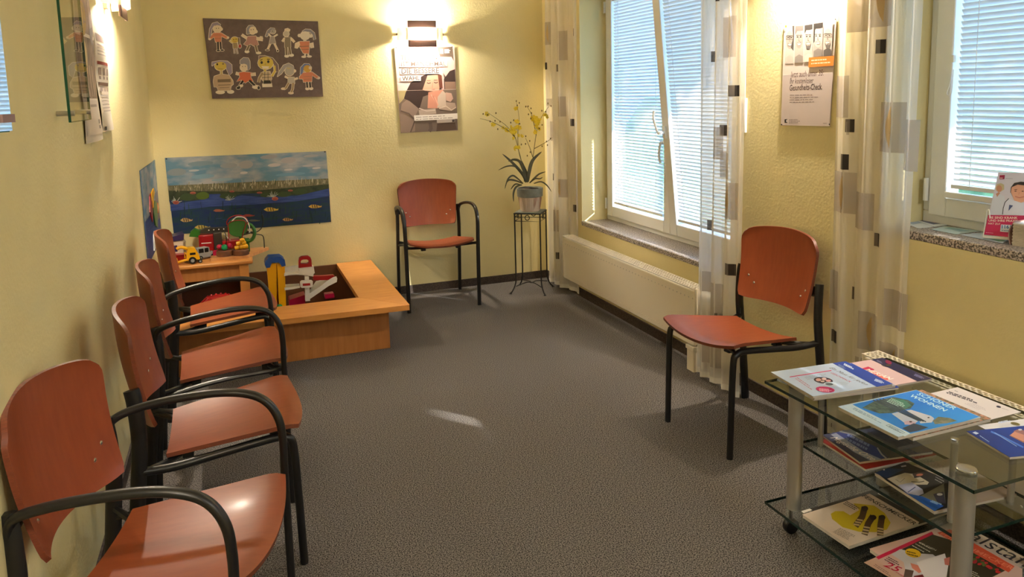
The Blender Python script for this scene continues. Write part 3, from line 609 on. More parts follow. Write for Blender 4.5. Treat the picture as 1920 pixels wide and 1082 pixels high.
MB().box(-.145, -.055, -.04, .04, .02, .125, TOY['red']).build('cab', ft, bevel=.006)
MB().box(-.055, -.005, -.042, .042, .02, .135, TOY['darkgrey']).build('tower_block', ft, bevel=.004)
MB().box(-.005, .14, -.04, .04, .02, .075, TOY['red']).build('bed', ft, bevel=.006)
MB().box(-.13, -.07, -.042, -.038, .07, .076, TOY['white']).build('stripe', ft)
MB().prism([(-.14, -.02, .135), (.13, -.02, .125), (.15, -.02, .105), (.16, -.02, .115), (.14, -.02, .158), (-.10, -.02, .165), (-.13, -.02, .155)], (0, .04, 0), TOY['darkgrey']).build('boom', ft, bevel=.002)
MB().prism([(-.20, -.02, .12), (-.14, -.02, .11), (-.13, -.02, .15), (-.165, -.02, .168), (-.19, -.02, .15)], (0, .04, 0), TOY['green']).build('claw', ft, bevel=.003)
for k in range(4): MB().ball(V(-.08+.03*k, -.022, .152), .004, TOY['white'], 8).build('bolt', ft)
MB().tube([(.01, -.03, .12), (.05, -.03, .07)], .003, TOY['white'], seg=6).build('prop', ft)
for x in (-.11, .0, .10): 
    for yy in (-.042, .042): wheel(ft, x, yy, .024, .024, .006)
bx = empty('toy_box', (-.375, 5.08, TZ), 'cardboard toy box with a dark purple lid at the wall end of the play table', 'box', rz=math.radians(8))
MB().box(-.05, .045, -.05, .05, 0, .125, TOY['cream']).build('carton', bx, bevel=.002)
MB().prism([(-.058, -.056, .125), (.05, -.056, .130), (.055, -.056, .168), (-.055, -.056, .150)], (0, .112, 0), TOY['purple']).build('lid', bx, bevel=.003)
MB().box(-.03, .01, -.0515, -.049, .06, .10, TOY['purple']).build('print_panel', bx); MB().box(-.035, .0, -.0515, -.049, .012, .035, TOY['bark']).build('print_panel', bx)
tb = empty('plastic_tub', (-.375, 5.222, TZ), 'clear plastic toy tub standing behind the yellow digger', 'tub')
MB().lathe([(.045, 0), (.052, .05), (.055, .085), (.052, .10), (.03, .13), (.012, .14)], (0, 0, 0), TOY['clear'], 20).build('tub', tb); MB().tube([(.055*math.cos(a), .055*math.sin(a), .088) for a in (2*math.pi*k/20 for k in range(20))], .003, TOY['cream'], closed=True, seg=6).build('tub_rim', tb)
rt = empty('toy_trailer', (-.345, 5.0, TZ), 'red toy trailer half hidden behind the yellow digger', 'toy')
MB().box(-.055, .05, -.03, .03, .012, .05, TOY['red']).build('trailer_body', rt, bevel=.004)
for x in (-.03, .03): wheel(rt, x, -.03, .012, .012, .005); wheel(rt, x, .03, .012, .012, .005)
pf = empty('toy_blocks', (-.125, 5.02, TZ), 'pink and orange toy flower bricks beside the silver toy car', 'toy')
MB().prism([(-.03, -.01, 0), (.02, -.01, 0), (.035, -.01, .03), (.01, -.01, .05), (-.03, -.01, .045)], (0, .03, 0), TOY['pink']).build('pink_brick', pf, bevel=.003)
MB().prism([(-.005, -.012, .04), (.035, -.012, .045), (.03, -.012, .062), (.0, -.012, .058)], (0, .025, 0), TOY['orange']).build('orange_brick', pf, bevel=.003)

# ------------------------------------------------------------------ plant stand and orchid
SZ = .588; A0 = math.radians(-36)
ps = empty('plant_stand', (1.985, 5.005, 0), 'tall black wrought iron plant stand in the corner', 'plant stand', rz=A0)
h = .093
MB().box(-h-.006, h+.006, -h-.006, h+.006, SZ-.012, SZ-.004, M['iron']).build('top_frame', ps); MB().box(-h, h, -h, h, SZ-.006, SZ, M['potrim']).build('tile_top', ps)
for sx in (-1, 1):
    for sy in (-1, 1):
        MB().tube([(sx*h, sy*h, SZ-.01), (sx*h, sy*h, .35), (sx*h, sy*h, .12), (sx*(h+.006), sy*(h+.006), .06), (sx*(h+.022), sy*(h+.022), .02), (sx*(h+.034), sy*(h+.034), .006)], .005, M['iron'], seg=8, smooth=4).build('leg', ps)
        MB().lathe([(.009, 0), (.009, .005), (.004, .009)], (sx*(h+.034), sy*(h+.034), 0), M['iron'], 10).build('foot', ps)
for z in (SZ-.032, SZ-.062):
    MB().tube([(-h, -h, z), (h, -h, z), (h, h, z), (-h, h, z)], .0035, M['iron'], closed=True, seg=6).build('cross_rail', ps)
for (cx, cy, ax) in ((0, -h, 0), (0, h, 0), (-h, 0, 1), (h, 0, 1)):
    MB().tube([(cx+(.016*math.cos(a) if not ax else 0), cy+(.016*math.cos(a) if ax else 0), SZ-.036+.018*math.sin(a)) for a in (2*math.pi*k/16 for k in range(16))], .003, M['iron'], closed=True, seg=6).build('ring_ornament', ps)
MB().tube([(-h, -h, .05), (-.03, -.03, .066), (0, 0, .058), (.03, .03, .066), (h, h, .05)], .0035, M['iron'], seg=6, smooth=4).build('floor_brace', ps)
MB().tube([(-h, h, .05), (-.03, .03, .062), (0, 0, .058), (.03, -.03, .062), (h, -h, .05)], .0035, M['iron'], seg=6, smooth=4).build('floor_brace', ps)
po = empty('potted_orchid', (1.985, 5.005, SZ), 'yellow flowering orchid in a whitewashed pot with a grey rim', 'plant')
MB().lathe([(.064, 0), (.070, .01), (.083, .105), (.085, .11), (.080, .11)], (0, 0, 0), M['pot'], 28).build('pot', po)
MB().lathe([(.086, .105), (.092, .108), (.095, .165), (.091, .168), (.086, .166), (.084, .15)], (0, 0, 0), M['potrim'], 28, cap=False).build('pot_rim', po)
for k in range(16):
    a = 2*math.pi*k/16; MB().tube([(.068*math.cos(a), .068*math.sin(a), .012), (.082*math.cos(a), .082*math.sin(a), .10)], .004, M['pot'], seg=6).build('pot_flute', po)
MB().lathe([(.084, .15), (.06, .163), (.02, .17), (.002, .172)], (0, 0, 0), M['soil'], 24, cap=False).build('soil', po)
PN = V(-math.sin(.36), -math.cos(.36), 0).normalized()
def pp(x, y, d=0): return hit(x, y, V(1.985, 5.005-d, .8), V(0, -1, 0))-V(1.985, 5.005, SZ)
c7 = lambda x, y: (890+x/4.508, 170+y/4.508)
def leafblade(pts, w, n=14):
    P = spline([pp(*c7(x, y), d) for x, y, d in pts], 5); L = len(P)-1; mb = MB(); vs = []
    for i, p in enumerate(P):
        t = (P[min(i+1, L)]-P[max(i-1, 0)]).normalized(); s_ = t.cross(V(0, -1, .35)); s_ = s_.normalized() if s_.length > .01 else V(1, 0, 0)
        ww = w*(math.sin(math.pi*min(1, .12+.88*i/L))**.7)*.5+.0006; vs += [p-s_*ww, p+V(0, .002, -.002), p+s_*ww]
    mb.add(vs, [f for i in range(L) for f in ((i*3, i*3+1, i*3+4, i*3+3), (i*3+1, i*3+2, i*3+5, i*3+4))], M['leaf']); mb.build('leaf', po, smooth=60)
for w, pts in ((.022, [(435, 775, 0), (400, 700, .01), (320, 610, .02), (235, 535, .03)]), (.012, [(430, 770, 0), (395, 690, .02), (340, 640, .03), (270, 640, .04), (200, 672, .04)]), (.020, [(440, 770, 0), (415, 680, -.01), (380, 600, -.02), (330, 583, -.03), (285, 598, -.03)]),
               (.026, [(450, 770, 0), (460, 690, 0), (490, 590, -.01), (567, 515, -.02)]), (.016, [(445, 775, 0), (440, 700, -.02), (415, 640, -.03), (395, 590, -.03)]), (.012, [(410, 785, .03), (360, 740, .06), (320, 718, .08), (280, 750, .10), (255, 830, .10)]), (.012, [(405, 785, .03), (345, 760, .05), (290, 755, .07), (262, 790, .08)]),
               (.014, [(400, 795, .05), (350, 815, .09), (328, 870, .10), (330, 940, .10)]), (.012, [(465, 780, .02), (500, 745, .04), (545, 705, .05), (600, 685, .06)]), (.010, [(465, 780, 0), (510, 745, -.02), (550, 745, -.04), (575, 732, -.05)]), (.010, [(500, 785, .02), (560, 770, .05), (610, 800, .06), (650, 855, .06)]), (.010, [(400, 800, .0), (345, 790, .06), (305, 835, .07)])): leafblade(pts, w)
stems = [[(420, 770, 0), (395, 600, .01), (370, 500, .02), (340, 390, .02), (270, 300, .03), (190, 240, .04), (115, 188, .04)], [(345, 400, .02), (300, 350, .03), (220, 300, .04), (130, 258, .05), (45, 236, .05)], [(395, 600, .01), (368, 480, 0), (366, 330, -.02), (375, 230, -.03), (352, 90, -.03)],
         [(455, 770, 0), (490, 580, -.01), (515, 400, -.01), (540, 280, -.02), (585, 190, -.03), (640, 120, -.04)], [(520, 380, -.01), (505, 300, -.02), (480, 200, -.02), (440, 130, -.03)], [(505, 490, -.01), (560, 460, -.03), (620, 425, -.05), (655, 395, -.05)], [(490, 560, 0), (465, 480, .02), (430, 400, .03)]]
rr = random.Random(3)
SP = []
for st in stems:
    P = spline([pp(*c7(x, y), d) for x, y, d in st], 5); MB().tube(P, [.0028-.0018*i/len(P) for i in range(len(P))], M['stem'], seg=6).build('flower_stem', po); SP.append(P)
def flower(c, r):
    mb = MB(); a0 = rr.uniform(0, 6); up = V(rr.uniform(-.6, .6), -1, rr.uniform(-.3, .6)).normalized(); e1 = up.cross(V(0, 0, 1)).normalized(); e2 = up.cross(e1)
    for k in range(5):
        a = a0+k*2*math.pi/5; d = e1*math.cos(a)+e2*math.sin(a); q = e1*-math.sin(a)+e2*math.cos(a); L = r*(1.25 if k == 0 else .9)
        mb.add([c, c+d*L*.6+q*L*.4+up*.002, c+d*L+up*.004, c+d*L*.6-q*L*.4+up*.002], [(0, 1, 2, 3)], M['petal'])
    mb.build('flower', po, smooth=0)
for (x, y) in ((350, 150), (95, 200), (150, 292), (245, 310), (262, 325), (300, 300), (320, 325), (318, 350), (345, 310), (360, 265), (380, 320), (345, 345), (330, 405), (375, 385), (350, 480), (335, 490), (370, 485), (500, 245), (525, 240), (545, 250), (515, 270), (530, 290), (520, 315), (545, 325), (515, 355), (600, 200), (605, 225), (480, 235), (590, 210), (310, 340), (335, 370), (395, 385), (540, 265), (505, 225)):
    flower(pp(*c7(x+rr.uniform(-6, 6), y+rr.uniform(-6, 6)), .02+rr.uniform(-.02, .03)), rr.uniform(.013, .023))
for (x, y) in ((352, 88), (377, 104), (360, 125), (72, 197), (180, 190), (130, 260), (172, 255), (110, 205), (215, 262), (195, 325), (432, 135), (452, 133), (476, 150), (480, 190), (455, 200), (568, 170), (645, 130), (620, 107), (600, 180), (475, 235), (570, 290), (545, 320), (432, 385), (465, 425), (605, 430), (615, 460), (570, 470), (640, 405), (430, 450), (445, 550), (470, 520), (305, 270), (330, 250), (380, 280), (395, 455)):
    MB().ball(pp(*c7(x, y), .02), .0045, M['bud'], 6, 1.5).build('bud', po)

# ------------------------------------------------------------------ prints on the back wall
BK = V(0, -1, 0)
def panel(name, px, P, n, th, m, label, cat, group=None, medge=None, lift=0.0):
    """a flat sheet whose corners were measured on its wall; th = thickness"""
    P = Vector(P); n = Vector(n); pts = [hit(x, y, P+n*(th+lift), n) for x, y in px]; c = sum(pts, V(0, 0, 0))/len(pts)
    root = empty(name, (c.x, c.y, min(p.z for p in pts)), label, cat, group)
    o = MB().prism(pts, -n*th, m, medge).build('backing_sheet' if th < .01 else 'stretched_canvas', root, world=True, smooth=0)
    return root
CR, SAL, GRY, BLK, YEL, PUR, BRN, WHT, ORG, BLU, KHK = C(222, 204, 180), C(205, 128, 98), C(140, 136, 146), C(38, 34, 34), C(208, 182, 84), C(146, 134, 156), C(122, 104, 84), C(228, 216, 198), C(204, 104, 72), C(108, 122, 168), C(158, 136, 102)
bd = panel('canvas_picture', [(380, 34), (596, 40), (606, 181), (398, 185)], (0, YB, 0), BK, .02, M['canvas'], 'taupe canvas with cut-out paper drawings of ten children and a dog', 'picture')
bc = (370, 20, 6.012)
FIG = [
 [('p', [(128, 315), (138, 205), (170, 142), (225, 128), (262, 158), (250, 180), (190, 168), (165, 205), (150, 310)], PUR), ('e', 226, 205, 46, 42, CR), ('e', 268, 208, 14, 14, CR), ('p', [(182, 250), (268, 250), (345, 298), (336, 318), (272, 290), (268, 352), (205, 355), (190, 296), (150, 322), (140, 306)], SAL), ('s', [(190, 275), (268, 275)], 3, BRN), ('s', [(195, 315), (268, 312)], 3, BRN), ('s', [(232, 352), (235, 440)], 22, BLK), ('s', [(260, 352), (266, 435)], 20, BLK), ('e', 236, 450, 20, 9, BLK), ('e', 280, 445, 20, 9, BLK), ('e', 140, 318, 12, 10, CR), ('e', 342, 304, 12, 9, CR), ('e', 215, 200, 5, 5, BLK), ('e', 240, 198, 5, 5, BLK)],
 [('e', 422, 330, 42, 34, YEL), ('p', [(455, 310), (475, 305), (480, 370), (462, 390)], BRN), ('e', 480, 400, 14, 22, C(170, 50, 50)), ('s', [(360, 335), (395, 365)], 9, YEL), ('p', [(400, 362), (450, 362), (452, 425), (405, 425)], KHK), ('s', [(415, 425), (420, 485)], 10, GRY), ('s', [(442, 425), (455, 488)], 10, GRY), ('e', 410, 326, 6, 6, BLK), ('e', 436, 322, 6, 6, BLK), ('s', [(405, 345), (440, 345)], 4, C(170, 60, 50))],
 [('p', [(556, 265), (556, 200), (580, 168), (625, 165), (655, 195), (650, 215), (600, 195), (590, 262)], GRY), ('e', 622, 222, 40, 44, CR), ('e', 660, 236, 15, 14, CR), ('p', [(565, 290), (660, 285), (690, 385), (640, 400), (600, 375), (560, 395), (522, 378), (555, 340)], C(178, 132, 124)), ('s', [(560, 310), (520, 285), (500, 270)], 24, CR), ('s', [(665, 315), (740, 325)], 30, CR), ('s', [(718, 320), (720, 288)], 22, CR), ('s', [(585, 390), (555, 455)], 22, BRN), ('s', [(655, 390), (675, 465)], 22, BRN), ('e', 560, 462, 22, 12, WHT), ('e', 690, 476, 26, 10, WHT), ('e', 605, 215, 4, 6, BLK), ('e', 632, 212, 4, 6, BLK)],
 [('p', [(765, 290), (790, 225), (825, 195), (870, 200), (880, 225), (830, 235), (785, 295)], GRY), ('e', 852, 235, 30, 26, C(176, 164, 158)), ('s', [(838, 300), (795, 255)], 9, WHT), ('s', [(850, 300), (905, 268)], 9, WHT), ('p', [(828, 290), (862, 290), (884, 368), (808, 375)], C(164, 152, 148)), ('s', [(822, 372), (792, 440)], 14, CR), ('s', [(868, 368), (905, 445)], 14, CR), ('e', 790, 444, 22, 6, BLK), ('e', 906, 452, 10, 10, BLK), ('e', 848, 232, 5, 5, BLK)],
 [('p', [(985, 235), (988, 208), (1020, 200), (1045, 215), (1040, 232), (1010, 222)], CR), ('e', 1002, 262, 32, 32, C(196, 184, 170)), ('p', [(985, 300), (1050, 298), (1052, 410), (985, 412)], C(132, 120, 104)), ('s', [(985, 310), (958, 350)], 18, CR), ('s', [(1050, 308), (1082, 340), (1095, 356)], 18, CR), ('s', [(1002, 410), (1006, 500)], 22, BRN), ('s', [(1036, 410), (1050, 495)], 22, BRN), ('e', 1008, 512, 22, 12, WHT), ('e', 1060, 502, 24, 12, WHT)],
 [('p', [(1180, 235), (1220, 208), (1275, 212), (1320, 250), (1335, 320), (1312, 330), (1300, 270), (1260, 238)], GRY), ('e', 1215, 280, 52, 48, WHT), ('e', 1150, 280, 14, 14, WHT), ('e', 1280, 285, 14, 14, WHT), ('s', [(1212, 320), (1212, 345)], 24, WHT), ('p', [(1155, 348), (1265, 345), (1262, 410), (1255, 485), (1195, 480), (1140, 380)], SAL), ('p', [(1150, 350), (1105, 370), (1100, 420), (1125, 425), (1160, 385)], CR), ('p', [(1262, 375), (1305, 360), (1312, 415), (1280, 420)], CR), ('s', [(1150, 405), (1260, 400)], 7, BRN), ('s', [(1165, 440), (1258, 436)], 5, BRN), ('s', [(1215, 485), (1212, 515)], 8, WHT), ('s', [(1248, 485), (1255, 512)], 8, WHT), ('e', 1200, 520, 22, 7, WHT), ('e', 1262, 516, 24, 7, WHT)],
 [('p', [(165, 625), (165, 580), (250, 565), (340, 570), (388, 610), (392, 700), (360, 730), (330, 660), (320, 600), (200, 595)], PUR), ('e', 262, 625, 66, 50, YEL), ('e', 225, 605, 10, 12, BLK), ('e', 290, 600, 10, 10, BRN), ('s', [(230, 655), (290, 660)], 5, BRN), ('s', [(270, 670), (272, 725)], 22, C(196, 172, 120)), ('p', [(190, 740), (270, 715), (360, 730), (400, 790), (405, 830), (380, 850), (375, 900), (235, 900), (220, 860), (190, 860), (180, 800)], C(186, 160, 134)), ('p', [(228, 775), (375, 770), (378, 805), (230, 808)], BRN), ('s', [(235, 840), (375, 835)], 8, BRN), ('s', [(250, 870), (360, 865)], 6, BRN), ('e', 258, 920, 48, 16, WHT), ('e', 375, 915, 36, 16, WHT)],
 [('p', [(482, 600), (482, 560), (520, 530), (575, 535), (592, 570), (595, 650), (570, 680), (560, 610)], GRY), ('e', 525, 640, 42, 42, CR), ('p', [(465, 700), (520, 690), (580, 695), (640, 705), (600, 745), (630, 800), (585, 785), (540, 815), (500, 780), (445, 800), (480, 745)], ORG), ('s', [(470, 715), (432, 705)], 26, CR), ('s', [(600, 720), (660, 715)], 28, CR), ('s', [(515, 790), (470, 860)], 24, BLK), ('s', [(585, 785), (650, 845)], 24, BLK), ('e', 462, 872, 22, 14, BLK), ('e', 492, 845, 20, 14, WHT), ('e', 660, 860, 38, 18, WHT), ('e', 692, 870, 14, 20, BLK), ('e', 510, 630, 4, 6, BLK), ('e', 540, 628, 4, 6, BLK)],
 [('p', [(695, 590), (695, 510), (760, 508), (850, 535), (910, 610), (918, 690), (890, 690), (860, 600), (820, 550)], C(126, 104, 104)), ('e', 770, 590, 88, 72, YEL), ('e', 725, 585, 14, 16, BLK), ('e', 800, 575, 14, 16, BLK), ('s', [(708, 560), (735, 550)], 8, BLK), ('s', [(785, 548), (818, 548)], 9, BLK), ('p', [(722, 625), (810, 628), (800, 655), (740, 655)], WHT), ('s', [(770, 590), (760, 612), (780, 612)], 4, BRN), ('s', [(760, 660), (765, 690)], 20, YEL), ('p', [(735, 690), (820, 685), (838, 770), (828, 790), (740, 790), (722, 770)], C(196, 176, 148)), ('s', [(760, 690), (758, 785)], 5, BLK), ('s', [(795, 690), (798, 785)], 5, BLK), ('s', [(728, 720), (828, 716)], 5, BLK), ('s', [(728, 755), (830, 750)], 5, BLK), ('s', [(735, 700), (700, 760), (690, 810)], 24, KHK), ('s', [(870, 620), (875, 680), (840, 740)], 22, YEL), ('p', [(750, 785), (825, 785), (835, 825), (745, 825)], BLK), ('p', [(735, 825), (840, 822), (845, 855), (735, 858)], WHT)],
 [('p', [(900, 745), (920, 690), (970, 615), (1030, 592), (1080, 620), (1095, 660), (1000, 640), (950, 710)], C(164, 158, 160)), ('e', 1040, 680, 52, 54, C(176, 168, 160)), ('s', [(1010, 645), (1045, 655)], 6, YEL), ('e', 1098, 680, 12, 12, CR), ('p', [(1020, 750), (1092, 750), (1100, 820), (1022, 820)], C(186, 178, 168)), ('s', [(1025, 760), (985, 740)], 14, CR), ('s', [(1090, 775), (1135, 760)], 14, CR), ('s', [(1030, 815), (1000, 870), (975, 885)], 18, KHK), ('s', [(1080, 815), (1075, 880), (1060, 920)], 20, KHK), ('e', 970, 880, 22, 9, CR), ('e', 1055, 928, 26, 10, CR)],
 [('p', [(1160, 720), (1165, 640), (1205, 598), (1260, 600), (1285, 640), (1250, 632), (1205, 640), (1185, 715)], BLU), ('e', 1240, 655, 44, 42, C(206, 160, 70)), ('e', 1270, 645, 16, 18, CR), ('p', [(1190, 700), (1290, 690), (1365, 745), (1352, 768), (1295, 730), (1290, 800), (1195, 805), (1190, 770), (1150, 768), (1150, 745)], SAL), ('s', [(1195, 745), (1292, 740)], 3, BRN), ('s', [(1195, 775), (1290, 770)], 3, BRN), ('s', [(1235, 805), (1240, 875)], 20, BLK), ('s', [(1268, 805), (1275, 870)], 20, BLK), ('e', 1240, 880, 18, 12, WHT), ('e', 1282, 878, 20, 12, WHT), ('e', 1366, 758, 14, 10, CR)]]
FL = ['paper girl with grey ponytail and checked pink coat', 'small yellow paper dog', 'paper girl with outstretched arms', 'thin grey paper child', 'grey paper boy', 'paper child in a pink dress with a ponytail', 'paper child with yellow face and brown jumper', 'paper child in a red starry dress', 'large yellow faced paper child in checked shirt', 'grey paper child with pointed hair', 'paper child with blue hair and pink coat']
for fig, fl in zip(FIG, FL):
    p = Print((0, YB-.02, 0), BK, bc, step=.00003, lift=.0006)
    for q in fig:                                                # white paper margin
        if q[0] == 'e': p.ell(q[1], q[2], q[3]+6, q[4]+6, WHT)
        elif q[0] == 's': p.stroke(q[1], q[2]+11, WHT)
        else: p.poly(q[1], WHT); p.stroke(q[1]+[q[1][0]], 11, WHT)
    for q in fig:
        if q[0] == 'e': p.ell(*q[1:])
        elif q[0] == 's': p.stroke(q[1], q[2], q[3])
        else: p.poly(q[1], q[2])
    p.build('paper_figure', bd, fl)

# tea poster
tea = panel('tea_poster', [(739, 89), (852, 86.5), (858.5, 244.5), (751.5, 249)], (0, YB, 0), BK, .003, C(206, 178, 172), 'poster of a woman drinking tea from a mug below the wall lamp', 'poster', lift=.002)
p = Print((0, YB-.005, 0), BK, (730, 75, 6.012))
PK, DK, HAIR, SKIN, GREY, WT = C(226, 196, 190), C(72, 58, 52), C(58, 42, 38), C(216, 158, 134), C(126, 108, 98), C(240, 232, 224)
p.poly([(68, 92), (545, 82), (600, 250), (600, 380), (560, 565), (100, 570)], PK).poly([(540, 82), (712, 75), (735, 330), (620, 440), (575, 200)], C(98, 84, 72)).poly([(560, 190), (700, 190), (735, 250), (735, 330), (640, 420), (580, 330)], C(222, 176, 166))
p.poly([(615, 440), (680, 350), (738, 330), (752, 560), (620, 560)], HAIR).poly([(625, 470), (742, 470), (752, 560), (628, 560)], C(140, 112, 96))
p.poly([(100, 570), (755, 555), (772, 1015), (130, 1050)], C(122, 104, 92)).poly([(100, 570), (250, 570), (165, 660), (112, 720)], C(186, 168, 120)).poly([(120, 840), (140, 720), (240, 640), (330, 780), (290, 860), (290, 1030), (132, 1050)], C(150, 128, 116))
p.poly([(240, 480), (420, 380), (545, 380), (590, 400), (590, 560), (380, 640), (340, 780), (230, 690), (165, 660), (185, 590)], HAIR).poly([(430, 400), (550, 390), (575, 480), (560, 570), (500, 580), (400, 570), (375, 560)], SKIN).poly([(545, 385), (590, 400), (600, 545), (565, 540)], C(104, 58, 44))
for (x, y) in ((445, 490), (525, 485)): p.stroke([(x-22, y-8), (x, y), (x+22, y-8)], 9, HAIR); p.stroke([(x-24, y-32), (x+20, y-34)], 6, HAIR)
p.stroke([(488, 480), (484, 540)], 7, C(190, 130, 108)).poly([(470, 555), (520, 552), (500, 566)], C(176, 90, 84))
p.poly([(440, 590), (600, 560), (632, 600), (640, 740), (540, 770), (430, 770)], C(206, 142, 120)).poly([(545, 640), (600, 570), (635, 600), (640, 745), (540, 765)], C(198, 178, 162))
for k in range(4): p.stroke([(445+22*k, 600+14*k), (520+10*k, 690+16*k)], 14, C(222, 164, 142) if k % 2 else C(196, 130, 110))
p.poly([(635, 590), (700, 600), (720, 660), (690, 700), (640, 680)], C(196, 160, 144)).poly([(640, 700), (740, 710), (755, 760), (700, 800), (560, 780), (640, 745)], C(176, 154, 138)).poly([(330, 790), (520, 770), (530, 830), (340, 850)], C(186, 166, 150))
p.stroke([(335, 770), (420, 800), (520, 790)], 12, C(214, 196, 180)).stroke([(560, 770), (640, 745), (700, 790), (750, 760)], 10, C(214, 196, 180))
p.poly([(540, 940), (740, 930), (760, 1010), (530, 1030)], C(92, 72, 60)).stroke([(130, 800), (220, 830), (290, 900)], 16, C(104, 86, 76)).stroke([(240, 1040), (270, 960), (290, 900)], 14, C(96, 80, 70)).stroke([(460, 930), (470, 1000), (450, 1030)], 40, C(104, 88, 78))
p.stroke([(102, 572), (752, 556)], 3, C(220, 200, 188))
for q, t, a, b in (([(110, 168), (545, 160), (545, 225), (112, 234)], 'TEETRINKEN', (126, 226), (540, 218)), ([(112, 240), (650, 234), (650, 300), (114, 306)], 'IST MANCHMAL', (130, 298), (640, 292)), ([(120, 322), (570, 314), (572, 380), (122, 388)], 'DIE BESSERE', (138, 380), (562, 372)), ([(126, 402), (355, 396), (356, 460), (128, 466)], 'WAHL', (144, 458), (345, 452))):
    p.poly(q, C(226, 214, 204)); p.text(t, a, b, C(92, 74, 66), bold=.016)
p.poly([(278, 850), (768, 826), (770, 888), (282, 912)], WT).lines((300, 872), (740, 850), (2, 24), 2, 7, C(160, 146, 138)).poly([(535, 900), (738, 890), (738, 926), (538, 936)], C(190, 174, 164)).poly([(708, 898), (735, 897), (735, 924), (708, 925)], DK)
for x in (575, 588, 602): p.stroke([(x, 110), (x+2, 155)], 9, WT); p.ell(x, 104, 5, 6, WT)
p.lines((622, 110), (690, 106), (0, 12), 4, 8, WT)
for x, y in ((75, 87), (708, 78)): p.ell(x, y, 6, 6, BLK)
p.build('poster_print', tea)

# pond paintings
def noisemat(name, a, b, sc, st=(1, 1, 1), lo=.35, hi=.65): return mat(name, a, .5, rgb2=b, nscale=sc, stretch=st, detail=5, lo=lo, hi=hi, spec=.35)
SKY = noisemat('painted_sky', (96, 134, 156), (170, 168, 170), 5, (1, 1, 2.6), .42, .62); WATER = noisemat('painted_water', (24, 44, 92), (30, 60, 70), 9, (1, 1, 5)); WATERL = noisemat('painted_light_water', (62, 82, 142), (36, 58, 120), 10, (1, 1, 8))
REED = noisemat('painted_reeds', (84, 84, 60), (132, 124, 96), 60, (6, 6, .6)); BANK = noisemat('painted_bank', (40, 52, 34), (62, 70, 44), 30)
def pond(root, P, n, m):
    pr = Print(P, n, (250, 270, 4.923))
    return pr
pd = panel('pond_painting', [(309, 296), (611.5, 283.5), (621, 416), (326, 440)], (0, YB, 0), BK, .003, C(50, 70, 100), 'painted pond poster with fish and water lilies above the toy table', 'poster', lift=.002)
p = Print((0, YB-.005, 0), BK, (250, 270, 4.923)); r = random.Random(5)
p.poly([(290, 128), (1780, 66), (1800, 330), (318, 395)], SKY)
for (x, y, a, b, c) in ((1040, 190, 66, 38, (158, 156, 156)), (1430, 150, 70, 28, (166, 160, 160)), (1250, 120, 80, 20, (146, 146, 150)), (880, 200, 80, 24, (146, 152, 156)), (1300, 195, 60, 16, (184, 176, 176)), (400, 260, 90, 34, (132, 142, 146)), (560, 245, 50, 10, (176, 178, 180)), (1020, 266, 36, 12, (196, 188, 186)), (1430, 238, 40, 9, (190, 184, 184)), (1690, 222, 40, 8, (196, 190, 188)), (1640, 110, 70, 14, (160, 160, 164)), (620, 180, 120, 22, (120, 140, 150)), (1620, 200, 60, 10, (176, 172, 176)), (640, 300, 110, 20, (122, 154, 172)), (1450, 280, 140, 16, (110, 148, 172)), (820, 330, 100, 14, (140, 164, 178))): p.ell(x, y, a, b, C(*c), -4)
p.poly([(318, 385), (1800, 318), (1806, 430), (330, 500)], REED).poly([(324, 430), (640, 435), (1000, 440), (1500, 400), (1804, 370), (1810, 470), (332, 530)], BANK)
p.poly([(330, 520), (560, 520), (700, 500), (690, 462), (800, 460), (830, 500), (1000, 460), (1150, 455), (1300, 470), (1550, 470), (1806, 408), (1824, 720), (375, 835), (350, 600)], WATER)
p.poly([(340, 560), (600, 520), (700, 500), (700, 465), (800, 462), (840, 510), (1000, 475), (1200, 490), (1500, 480), (1806, 412), (1812, 480), (1500, 530), (1100, 560), (700, 580), (345, 620)], WATERL)
for i in range(150):
    x = r.uniform(325, 1790); yb = 420-(x-325)*.045+r.uniform(-12, 30); hgt = r.uniform(14, 52); c = r.choice(((172, 164, 134), (142, 136, 104), (190, 182, 156), (96, 98, 66), (70, 84, 52)))
    p.k -= p.step*.8; p.stroke([(x, yb), (x+r.uniform(-8, 8), yb-hgt)], r.uniform(3, 7), C(*c))
for i in range(70):
    x = r.uniform(430, 1790); y0 = r.uniform(600, 740); p.k -= p.step*.7; p.stroke([(x, y0), (x+r.uniform(-10, 14), y0-r.uniform(30, 90))], r.uniform(3, 6), C(*r.choice(((22, 56, 44), (18, 42, 48), (36, 70, 52)))))
for (x, y, a, b) in ((500, 490, 70, 34), (640, 478, 62, 36), (875, 480, 80, 26), (1230, 470, 60, 22), (1390, 465, 70, 24), (1540, 440, 70, 26)): p.ell(x, y, a, b, C(56, 74, 44) if a != 62 else C(78, 98, 34), -3)
for i in range(60):
    cx, cy = r.choice(((395, 520), (1290, 470), (890, 500))); a = r.uniform(math.pi, 2*math.pi); L = r.uniform(20, 60); p.k -= p.step*.7; p.stroke([(cx, cy+20), (cx+L*math.cos(a), cy+20+L*math.sin(a))], 3, C(176, 180, 170))
for (x, y, a, b) in ((393, 540, 30, 18), (1308, 505, 30, 18), (910, 438, 24, 10), (1165, 450, 26, 10), (550, 452, 28, 12), (1450, 430, 24, 9)): p.ell(x, y, a, b, C(164, 92, 74)); p.ell(x, y+5, a*.7, b*.5, C(140, 64, 56))
def fish(x, y, L, h_, c, st=True):
    p.poly([(x-L, y+2), (x-L*.5, y-h_), (x+L*.2, y-h_), (x+L, y-h_*.1), (x+L*1.2, y-h_*.6), (x+L*1.15, y+h_*.4), (x+L*.3, y+h_), (x-L*.5, y+h_)], C(*c))
    if st:
        for k in (-.4, 0, .35): p.stroke([(x+L*k, y-h_*.9), (x+L*k+6, y+h_*.8)], 8, C(70, 52, 34))
